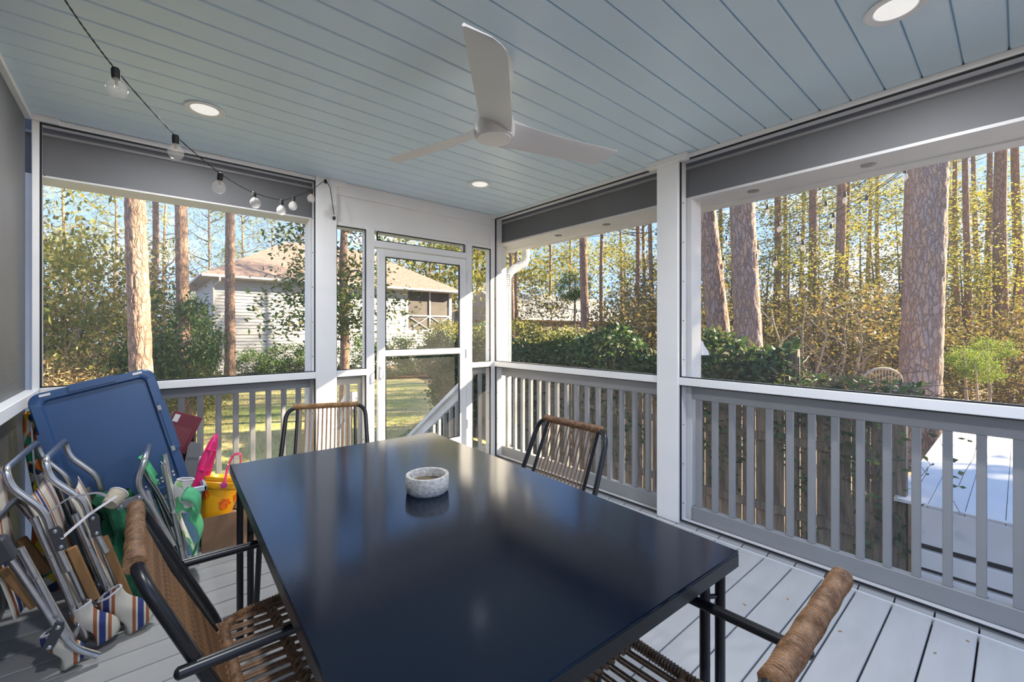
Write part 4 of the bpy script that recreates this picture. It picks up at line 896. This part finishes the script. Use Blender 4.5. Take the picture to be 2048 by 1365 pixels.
for (x, Z, r) in ((485, 44, .14), (545, 52, .15), (860, 50, .2), (880, 56, .2), (800, 60, .2), (955, 46, .22), (965, 52, .2), (330, 40, .15), (420, 46, .15), (230, 38, .15), (130, 34, .15), (600, 62, .2), (910, 62, .2), (1000, 60, .2)):
    pine(GL, x, 450, x, 650, Z, r, group=GP, hgt=random.uniform(14, 19), crown_at=random.uniform(5, 8), cs=1.5)

# broadleaf shrubs and understory, built from shared foliage
FOL = {
 'brush': [foliage('foliage', LF_OLIVE, 3600, (1.5, 1.5, 1.5), 60, .30, .10, .05, 20 + s) for s in range(3)],
 'yellow': [foliage('foliage', LF_YEL, 5000, (1.3, 1.3, 1.2), 55, .22, .09, .05, 30 + s) for s in range(2)],
 'dark': [foliage('foliage', LF_DARK, 4600, (1.4, 1.4, 1.3), 46, .20, .15, .065, 40 + s) for s in range(2)],
 'green': [foliage('foliage', LF_GREEN, 3200, (1.3, 1.3, 1.2), 40, .22, .10, .06, 50 + s) for s in range(2)],
 'airy': [foliage('foliage', LF_YEL, 1700, (1.7, 1.7, 1.8), 30, .26, .11, .06, 60 + s, shell=.3) for s in range(3)],
 'dry': [foliage('foliage', LF_DRY, 5200, (1.4, 1.4, 1.0), 60, .28, .12, .03, 70 + s, droop=.5) for s in range(2)],
}
TWG = [twigs('twigs', 26, 2.6, 1.3, 80 + s) for s in range(3)]
def shrub(kind, label, p, s, cat='shrub', group=None, zs=1.0, lift=1.2, tw=True, name='shrub'):
    t = thing(name, label, cat, p, random.uniform(0, 6), group)
    o = link('foliage', random.choice(FOL[kind]), t, (0, 0, lift * s * zs)); o.scale = (s, s, s * zs); o['kind'] = 'stuff'; o.rotation_euler = (0, 0, random.uniform(0, 6))
    if tw: o = link('twigs', random.choice(TWG), t); o.scale = (s, s, s * zs)
    return t
def gpt(px, Z, z=GZ): p = at(px, 661, Z); p.z = z; return p
# left garden
for (x, Z, s, zs) in ((105, 9.5, 1.15, 1.5), (185, 11.5, 1.0, 1.4), (40, 12, 1.5, 1.6)):
    shrub('airy', 'tall sunlit yellow green shrub at the left edge of the garden', gpt(x, Z), s, group='tall shrubs at the left', zs=zs, lift=1.5)
for (x, Z, s, zs) in ((150, 12, 1.3, 1.3), (235, 12.5, 1.3, 1.35), (310, 16, 1.2, 1.1), (80, 14, 1.4, 1.5), (200, 17, 1.5, 1.3), (400, 34, 2.0, 1.0), (330, 26, 1.8, 1.0)):
    shrub('brush', 'tangled olive brown thicket behind the sunlit shrubs on the left', gpt(x, Z), s, group='thicket on the left', zs=zs)
for (x, Z, s, zs) in ((345, 10.8, .72, 1.55), (392, 12.5, .50, 1.9)): shrub('dark', 'dark green magnolia beside the straight brown pine', gpt(x, Z), s, 'tree', 'magnolias by the straight pine', zs=zs, lift=1.55, name='magnolia')
shrub('yellow', 'rounded yellow green bush at the foot of the straight brown pine', gpt(362, 10.2), .62, zs=1.05, lift=1.0, name='bush')
shrub('yellow', 'small yellow green bush before the white house corner', gpt(405, 12.5), .55, lift=.9, name='bush')
for (x, Z, s) in ((110, 7.4, .62), (170, 8.2, .60), (95, 8.8, .8), (215, 8.6, .45)): shrub('dry', 'mound of dry tan vines at the lower left of the garden', gpt(x, Z), s, 'vine', 'dry vine mounds', zs=1.1, lift=.95, name='vine_mound')
# magnolia by the narrow screen
mg = thing('magnolia_tree', 'magnolia tree with thin brown trunk in front of the white house', 'tree', gpt(688, 11))
MB().tube([V(0, 0, 0), V(.03, .02, 2), V(-.02, 0, 4), V(.05, .05, 6)], [.13, .11, .10, .05], 10).build('trunk', BARK, mg)
rb = random.Random(3); q = MB(); fol = []
for k in range(18):
    a = rb.uniform(0, 2 * PI); z = rb.uniform(2.2, 5.4); l = rb.uniform(.4, 1.0); e = V(math.cos(a) * l, math.sin(a) * l, z + rb.uniform(-.2, .5)); q.tube([V(0, 0, z), e * .5 + V(0, 0, z * .5 + .1), e], [.03, .02, .006], 5); fol.append(e)
for (x, y, Z) in ((560, 600, 10), (590, 560, 10.2), (600, 640, 10), (575, 480, 10.6), (610, 520, 10.4), (630, 590, 10.5), (800, 620, 10.4), (620, 470, 10.8), (560, 650, 9.8), (640, 640, 10.6), (600, 590, 10.4), (700, 600, 10.5), (710, 540, 10.6), (690, 650, 10.4)):
    e = at(x, y, Z) - mg.location; z = max(1.6, e.z - .4); q.tube([V(0, 0, z), (e + V(0, 0, z)) * .5 + V(0, 0, .12), e], [.03, .02, .006], 5); fol.append(e)
q.build('branches', STEM, mg); rg = np.random.default_rng(9)
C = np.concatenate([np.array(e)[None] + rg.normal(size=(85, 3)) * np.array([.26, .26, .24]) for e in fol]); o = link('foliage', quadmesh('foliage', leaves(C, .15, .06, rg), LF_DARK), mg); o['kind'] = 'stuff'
C = np.concatenate([np.array(e)[None] + rg.normal(size=(40, 3)) * np.array([.28, .28, .22]) for e in fol]); o = link('sun_tinted_foliage', quadmesh('sun_tinted_foliage', leaves(C, .14, .06, rg), LF_YEL), mg); o['kind'] = 'stuff'  # yellower leaves, coloured as if the sun caught them
# foundation shrubs and round hedge by the stairs
for (x, Z, s) in ((505, 19.5, .55), (545, 19.5, .62), (590, 20, .65), (625, 20, .6), (720, 20.5, .8), (790, 21, .75), (830, 22, .75), (880, 23, .8)):
    shrub('dark', 'bushy evergreen planted along the base of the white house', gpt(x, Z), s, group='foundation shrubs', zs=1.15, lift=1.0, tw=False, name='bush')
for (x, Z, s) in ((935, 25, 1.3), (960, 22, 1.0), (1000, 24, 1.2)): shrub('brush', 'loose bush beyond the round hedge, behind the shed side', gpt(x, Z), s, group='bushes by the shed', name='bush')
hg = thing('round_hedge', 'rounded dense dark green hedge beside the garden stairs', 'hedge', gpt(912, 9.0))
rg = np.random.default_rng(12); C = ellipsoid_pts(9000, (.48, .48, .88), 130, .07, rg, .9); C[:, 2] += .90; o = link('foliage', quadmesh('foliage', leaves(C, .075, .045, rg), LF_DARK), hg); o['kind'] = 'stuff'
q = MB()
for k in range(9): a = k * .7; q.tube([V(0, 0, 0), V(.2 * math.cos(a), .2 * math.sin(a), .6), V(.42 * math.cos(a), .42 * math.sin(a), 1.3)], [.03, .02, .006], 5)
q.build('stems', STEM, hg)
# woods on the right
GB, LBL = 'brush of the right hand woods', 'tangle of olive brown brush in the woods behind the fence'
for k in range(22):
    px = 1370 + (k * 71) % 760; Z = 11.5 + (k % 5) * 2.4 + random.uniform(-.5, .5); shrub('brush', LBL, gpt(px, Z), random.uniform(1.0, 1.4), group=GB, zs=random.uniform(.9, 1.2))
for k in range(12):
    px = 1390 + k * 60; Z = 24 + random.uniform(-2, 6); shrub('brush', 'distant mass of brown green brush closing the woods on the right', gpt(px, Z), random.uniform(1.7, 2.1), group=GB, zs=1.1, tw=False)
GB, LBL = 'yellow leaved understory trees', 'airy understory tree with yellow green leaves among the right hand pines'
for (px, py, Z, s) in ((1400, 560, 13, .9), (1470, 480, 17, 1.2), (1540, 540, 15, 1.0), (1580, 450, 19, 1.3), (1630, 560, 14, 1.0), (1680, 480, 18, 1.4), (1740, 520, 16, 1.2), (1790, 430, 20, 1.4), (1800, 560, 15, 1.0), (1900, 480, 18, 1.3), (1940, 400, 21, 1.5), (1980, 500, 16, 1.2), (2030, 420, 18, 1.3), (2040, 540, 13, 1.0), (1720, 390, 22, 1.5), (1640, 420, 24, 1.6), (1920, 570, 14, 1.0), (1500, 560, 18, 1.2)):
    p = at(px, py, Z); t = thing('understory_tree', LBL, 'tree', (p.x, p.y, GZ), random.uniform(0, 6), GB); h_ = p.z - GZ
    MB().tube([V(0, 0, 0), V(random.uniform(-.3, .3), random.uniform(-.3, .3), h_ * .5), V(0, 0, h_ + .6)], [.06, .045, .015], 6).build('trunk', STEM, t)
    o = link('foliage', random.choice(FOL['airy']), t, (0, 0, h_)); o.scale = (s, s, s * .8); o['kind'] = 'stuff'
for (px, py, Z, s) in ((1935, 720, 9.5, .26), (1958, 745, 9.2, .24), (1982, 700, 10, .26)): 
    p = at(px, py, Z); t = thing('sapling', 'fresh green sapling with a pale forked stem at the far right', 'sapling', (p.x, p.y, GZ), 0, 'green saplings at the far right'); h_ = p.z - GZ
    MB().tube([V(0, 0, 0), V(.05, .03, h_ * .6), V(.15, .05, h_ + .3)], [.035, .028, .008], 6).tube([V(.03, 0, h_ * .4), V(-.15, .05, h_ + .2)], [.02, .008], 6).build('trunk', mat('pale_bark', (.40, .34, .27), .9), t)
    o = link('foliage', random.choice(FOL['green']), t, (0, 0, h_)); o.scale = (s * 1.3, s * 1.3, s); o['kind'] = 'stuff'
rb = random.Random(8)
for k in range(12):
    px = rb.uniform(1560, 1830); Z = rb.uniform(9.5, 12); p = gpt(px, Z); t = thing('bare_sapling', 'bare crooked grey sapling in the brush behind the fence', 'sapling', p, rb.uniform(0, 6), 'bare saplings behind the fence'); q = MB()
    P = [V(0, 0, 0)]
    for j in range(6): P.append(P[-1] + V(rb.uniform(-.18, .18), rb.uniform(-.18, .18), rb.uniform(.35, .6)))
    q.tube(P, [.04, .036, .03, .025, .02, .014, .006], 6)
    for j in range(2, 6): e = P[j] + V(rb.uniform(-.8, .8), rb.uniform(-.8, .8), rb.uniform(.2, .7)); q.tube([P[j], (P[j] + e) / 2 + V(0, 0, .1), e], [.016, .011, .004], 5)
    q.build('stem', mat('grey_bark_%d' % k, (.34, .28, .22), .9), t)
# behind hedge (middle screen)
for (px, Z, s, zs) in ((1050, 26, 1.8, 1.2), (1195, 19, .9, 1.0), (1235, 20, 1.3, 1.2), (1285, 16, 1.1, 1.25), (1315, 19, 1.4, 1.3), (1260, 28, 1.8, 1.2), (1350, 15, 1.3, 1.5)):
    shrub('brush', 'olive brown bushes behind the hedge, before the far metal roofed house', gpt(px, Z), s, group='bushes behind the hedge', zs=zs)
for (px, py, Z, s) in ((1150, 575, 24, .75), (1250, 520, 30, 1.6), (1060, 560, 48, 3.2), (1110, 540, 52, 3.5), (1180, 550, 50, 3.5), (1290, 540, 24, 1.6), (1020, 540, 50, 3.0)):
    p = at(px, py, Z); t = thing('broadleaf_tree', 'broad tree with olive gold leaves behind the hedge', 'tree', (p.x, p.y, GZ), 0, 'broad trees behind the hedge'); h_ = p.z - GZ
    MB().tube([V(0, 0, 0), V(.1, .1, h_ * .5), V(0, 0, h_ + .6)], [.12, .09, .03], 6).build('trunk', STEM, t); o = link('foliage', random.choice(FOL['dark' if Z == 24 and px < 1200 else 'airy']), t, (0, 0, h_)); o.scale = (s, s, s * .9); o['kind'] = 'stuff'
for (px, Z, s, zs) in ((830, 44, 4.2, 1.5), (900, 46, 4.0, 1.5), (960, 40, 3.5, 1.5), (720, 56, 3.4, 1.0), (430, 52, 3.2, 1.0), (1010, 40, 3.4, 1.3)):
    shrub('airy', 'distant golden green tree line behind the white house', gpt(px, Z), s, 'tree', 'distant tree line', zs=zs, lift=1.3, tw=False, name='distant_tree')
# trees out of the frame on the right, between the porch and the low sun: they shade the porch
for k, (x, y, s) in enumerate(((10.5, -10.9, 1.9), (13, -13.6, 2.2), (9.5, -14.4, 2.0), (12.2, -18.0, 2.4), (8.6, -10.2, 1.5), (15.0, -12.3, 1.9), (7.5, -17.0, 2.0))):
    t = thing('oak_tree', 'dense dark oak standing to the right of the view', 'tree', (x, y, GZ), k, 'oaks to the right of the porch'); MB().tube([V(0, 0, 0), V(.1, .1, 4), V(0, 0, 11)], [.25, .2, .06], 10).build('trunk', STEM, t)
    for j, z in enumerate((7.6, 9.2, 11.2)): o = link('foliage', FOL['dark'][j % 2], t, (0, 0, z)); o.scale = (s, s, 1.5); o['kind'] = 'stuff'; o.rotation_euler = (0, 0, j * 2 + k)

# ------------------------------------------------------------------ fence with vines
FX = 2.45
fe = thing('picket_fence', 'weathered wooden board fence covered in vines beyond the right railing', 'fence', (FX, 1.5, GZ))
pk = MB().prism([(0, -.068, .05), (0, .068, .05), (0, .068, 2.0), (0, .045, 2.03), (0, -.045, 2.03), (0, -.068, 2.0)], (.02, 0, 0)).mesh('picket', FENCE); pk2 = MB().prism([(0, -.068, .05), (0, .068, .05), (0, .068, 1.62), (0, -.068, 1.62)], (.02, 0, 0)).mesh('picket', FENCE)
y = -2.72; k = 0
while y < 5.3:
    link('picket', pk if y > -2.02 else pk2, fe, (random.uniform(0, .008), y - 1.5, random.uniform(-.03, .01))); y += .145
for z in (.28, 1.05, 1.5): MB().box((-.04, -4.2, z), (0, 3.8, z + .09), .004).build('fence_rail', FENCE, fe)
for y in (-2.86, -.45, 2.0, 4.4): MB().box((-.10 if y > -2 else -.06, y - 1.55, 0), (.0 if y > -2 else .05, y - 1.45, 1.72), .006).build('fence_post', FENCE, fe)
MB().box((-.02, -2.05 - 1.5, 0), (.07, -1.96 - 1.5, 2.07), .005).build('fence_post', FENCE, fe)
vn = thing('evergreen_vine', 'mass of dark green vine leaves spilling over the board fence', 'vine', (FX, 1.5, GZ)); rg = np.random.default_rng(21)
n = 15000; yy = rg.uniform(-2.0, 5.6, n); th = rg.uniform(0, PI, n); wob = .12 * np.sin(yy * 2.1) + .10 * np.sin(yy * 5.3 + 1); rr_ = .30 + .10 * np.sin(yy * 3.3) + np.where(yy > 0, .15, 0)
C = np.stack([rr_ * np.cos(th) * rg.uniform(.75, 1.05, n), yy - 1.5, 1.85 + wob * .8 + (.30 + .1 * np.sin(yy * 4)) * np.sin(th) * rg.uniform(.7, 1.1, n) - .35 * np.abs(np.cos(th)) * rg.uniform(0, 1, n)], 1)
o = link('foliage', quadmesh('foliage', leaves(C, .085, .045, rg), LF_VINE), vn); o['kind'] = 'stuff'
n = 4200; yy = np.concatenate([rg.uniform(-2.2, 5.4, n), rg.uniform(-2.8, -2.0, 500)]); n = len(yy); dz = rg.uniform(0, 1, n) ** 1.6
C = np.stack([-.06 - rg.uniform(0, .12, n), yy + .15 * np.sin(dz * 6) - 1.5, np.where(yy < -2, 1.6, 1.95) - 1.5 * dz], 1); keep = (np.sin(yy * 4.1) + np.sin(yy * 9.7 + 2) > -.3) | (dz < .25); C = C[keep]
o = link('hanging_foliage', quadmesh('hanging_foliage', leaves(C, .085, .045, rg, .6), LF_VINE), vn); o['kind'] = 'stuff'
n = 2600; yy = rg.uniform(1.0, 5.6, n); C = np.stack([rg.normal(0, .25, n), yy - 1.5, 2.20 + .12 * np.sin(yy * 3) + rg.uniform(-.05, .16, n)], 1); o = link('sun_tinted_foliage', quadmesh('sun_tinted_foliage', leaves(C, .07, .04, rg), LF_YEL), vn); o['kind'] = 'stuff'  # sunlight on the hedge top given as yellow leaf colour
rb = random.Random(5); q = MB()
for k in range(150):
    y = rb.uniform(-2.85, 1.5); top = (1.95 if y > -2 else 1.65) + rb.uniform(0, .1); P = [V(rb.uniform(-.15, .1), y - 1.5, top)]; dx = rb.uniform(-.02, .01)
    for j in range(rb.randrange(4, 9)): P.append(P[-1] + V(rb.uniform(-.03, .03), rb.uniform(-.10, .10), -rb.uniform(.08, .24)))
    q.tube(P, .0028, 4, cap=False)
for k in range(90):
    y = rb.uniform(-2.9, -1.9); P = [V(rb.uniform(-.3, .1), y - 1.5, 1.6 + rb.uniform(-.05, .2))]
    for j in range(6): P.append(P[-1] + V(rb.uniform(-.12, .12), rb.uniform(-.16, .16), rb.uniform(-.07, .08)))
    q.tube(P, .0035, 4, cap=False)
q.build('vine_stems', mat('vine_stem', (.13, .09, .065), .9), vn)['kind'] = 'stuff'
n = 700; yy = rg.uniform(-3.0, -2.0, n); C = np.stack([rg.uniform(-.3, .25, n), yy - 1.5, 1.62 + rg.uniform(-.1, .18, n)], 1); o = link('sparse_foliage', quadmesh('sparse_foliage', leaves(C, .075, .04, rg), LF_VINE), vn); o['kind'] = 'stuff'
# vine tendrils crossing the gap right of the post
vt = thing('vine_tendril', 'thin leafy vine tendrils dangling before the white platform', 'vine', (1.7, -2.95, .75)); q = MB(); lc = []
for k in range(11):
    P = [V(rb.uniform(-.3, .45), rb.uniform(-.22, .28), .05)]
    for j in range(9): P.append(P[-1] + V(rb.uniform(-.03, .03), rb.uniform(-.075, .06), -rb.uniform(.03, .13))); lc.append(P[-1])
    q.tube(P, .0022, 4, cap=False)
q.tube([V(.75, .15, .06), V(.0, .05, .04), V(-.3, -.1, .05)], .006, 5); q.build('stems', MATS['vine_stem'], vt); rg = np.random.default_rng(3)
C = np.array([lc[i][:] for i in rg.integers(0, len(lc), 130)]); o = link('foliage', quadmesh('foliage', leaves(C, .06, .032, rg, .3), LF_VINE), vt); o['kind'] = 'stuff'

# white platform with skirt boards
pf = thing('garden_platform', 'white painted low deck platform with dark gaps in its skirt beyond the fence post', 'deck', (4.6, -4.6, GZ)); z0 = -.175 - GZ
y = -6.6
pm = MB().box((-2.3, .001, z0 - .03), (2.5, .2185, z0), .003).mesh('deck_board', PLAT)
while y < -2.95: link('deck_board', pm, pf, (0, y + 4.6, 0)); y += .2215
MB().box((-2.2, -2.0, .0), (2.45, 1.60, z0 - .035)).build('dark_core', DECKGAP, pf)
for (a, b) in ((z0 - .34, z0 - .031), (z0 - .545, z0 - .395), (.0, z0 - .585)): MB().box((-2.31, -2.0, a), (-2.26, 1.64, b), .003).build('skirt_board', PLAT, pf)
MB().box((-2.31, -2.0, z0 - .012), (-2.27, 1.64, z0 + .004), .003).build('edge_trim', PLAT, pf)
# wicker chair beyond the vines
wc = thing('wicker_chair', 'pale wicker chair back showing above the tangled vines', 'chair', at(1765, 661, 5.9)); wc.location.z = -.175
q = MB(); cz = 1.32 + .175 - (740 - 661.3) / FPX * 5.9
def wpt(s, z): return RT * s + V(0, 0, z)
P = [wpt(.26 * math.cos(a), cz - .14 + .16 * math.sin(a)) for a in [PI * k / 16 for k in range(17)]]
q.tube([wpt(.27, .0)] + P + [wpt(-.27, .0)], .016, 8).build('back_hoop', WICK, wc)
for k in range(11):
    s = -.22 + .044 * k; MB().tube([wpt(s * .7, .35), wpt(s, cz - .14 + .15 * math.sqrt(max(0, 1 - (s / .26) ** 2)))], .007, 6).build('back_spindle', WICK, wc)
MB().lathe([(.0, .33), (.26, .33), (.27, .35), (.26, .38), (0, .38)], 24).build('seat', WICK, wc)
# outdoor string lights
osm = MB().lathe([(0, .02), (.010, .018), (.018, .0), (.018, -.045), (.013, -.055), (0, -.055)], 10).mesh('socket', CORD)
ogm = MB().lathe([(.012, -.05), (.024, -.075), (.03, -.10), (.026, -.125), (.012, -.145), (0, -.15)], 12).mesh('bulb', BULBG)
WR = [('nearest the post top', [(1340, 458, 10.5), (1376, 448, 10), (1540, 408, 8.8), (1616, 380, 8.2), (1760, 318, 7.2)], [(1418, 440), (1535, 409), (1640, 371)]),
      ('second from the top', [(1340, 498, 10.5), (1376, 491, 10), (1548, 448, 8.8), (1663, 397, 7.8), (1722, 367, 7.4), (1830, 300, 6.8)], [(1453, 473), (1558, 444), (1652, 402), (1690, 384), (1778, 335)]),
      ('third from the top', [(1376, 530, 10), (1450, 512, 9.4), (1595, 463, 8.3), (1744, 384, 7.3), (1830, 320, 6.8)], [(1388, 527), (1447, 513), (1516, 491), (1597, 462), (1667, 426), (1733, 390), (1810, 337)]),
      ('lowest of the four', [(1376, 565, 10), (1472, 537, 9.2), (1552, 512, 8.6), (1663, 446, 7.7), (1807, 342, 6.9), (1850, 300, 6.6)], [(1470, 538), (1511, 525), (1551, 512), (1606, 480), (1662, 446)])]
for (lab, wp, bs) in WR:
    P = [at(*p) for p in wp]; t = thing('garden_string_light', 'black garden string light wire in the right screen, ' + lab, 'string lights', P[len(P) // 2]); MB().tube(fillet(P, .5, 6), .006, 5).build('wire', CORD, t, world=True)
    for (bx_, by_) in bs:
        for a, b in zip(wp, wp[1:]):
            if a[0] <= bx_ <= b[0]: f = (bx_ - a[0]) / (b[0] - a[0]); p = at(bx_, a[1] + (b[1] - a[1]) * f, a[2] + (b[2] - a[2]) * f); o = link('socket', osm, t, p - t.location + V(0, 0, -.03)); o.scale = (1.25,) * 3; link('bulb', ogm, o)
t = thing('garden_string_light', 'black garden string light wire in the middle screen, above the hedge', 'string lights', at(1250, 470, 12)); P = [at(1180, 474, 14), at(1250, 468, 12.5), at(1345, 462, 11)]; MB().tube(P, .007, 5).build('wire', CORD, t, world=True)
for (x, y, Z) in ((1205, 474, 13.4), (1312, 467, 11.5), (1288, 496, 12)): o = link('socket', osm, t, at(x, y, Z) - t.location); link('bulb', ogm, o)
# small outdoor lamp at the post
t = thing('post_lamp', 'small white bell shaped lamp on the outer side of the middle post', 'lamp', (.33, -2.04, 1.18)); MB().lathe([(0, .06), (.012, .058), (.02, .03), (.045, -.01), (.055, -.04), (.05, -.042), (.0, -.02)], 20).build('shade', ALU, t); MB().tube([V(-.09, .0, .05), V(-.04, 0, .075), V(0, 0, .06)], .006, 6).build('arm', ALU, t)

# ------------------------------------------------------------------ tell look-alikes apart by their order in the view
ORD = 'first second third fourth fifth sixth seventh eighth ninth tenth eleventh twelfth thirteenth fourteenth fifteenth sixteenth seventeenth eighteenth nineteenth twentieth'.split()
GR = {}
for o in SC.objects:
    if o.parent is None and 'label' in o.keys(): GR.setdefault(o['label'], []).append(o)
for lab, os_ in GR.items():
    if not 1 < len(os_) <= 22: continue
    def key(o): d = o.location - CAM; return math.atan2(d.dot(RT), d.dot(FW))
    for k, o in enumerate(sorted(os_, key=key)):
        o['label'] = lab + ', ' + (ORD[k] if k < 20 else ('twenty-first', 'twenty-second')[k - 20]) + ' from the left'
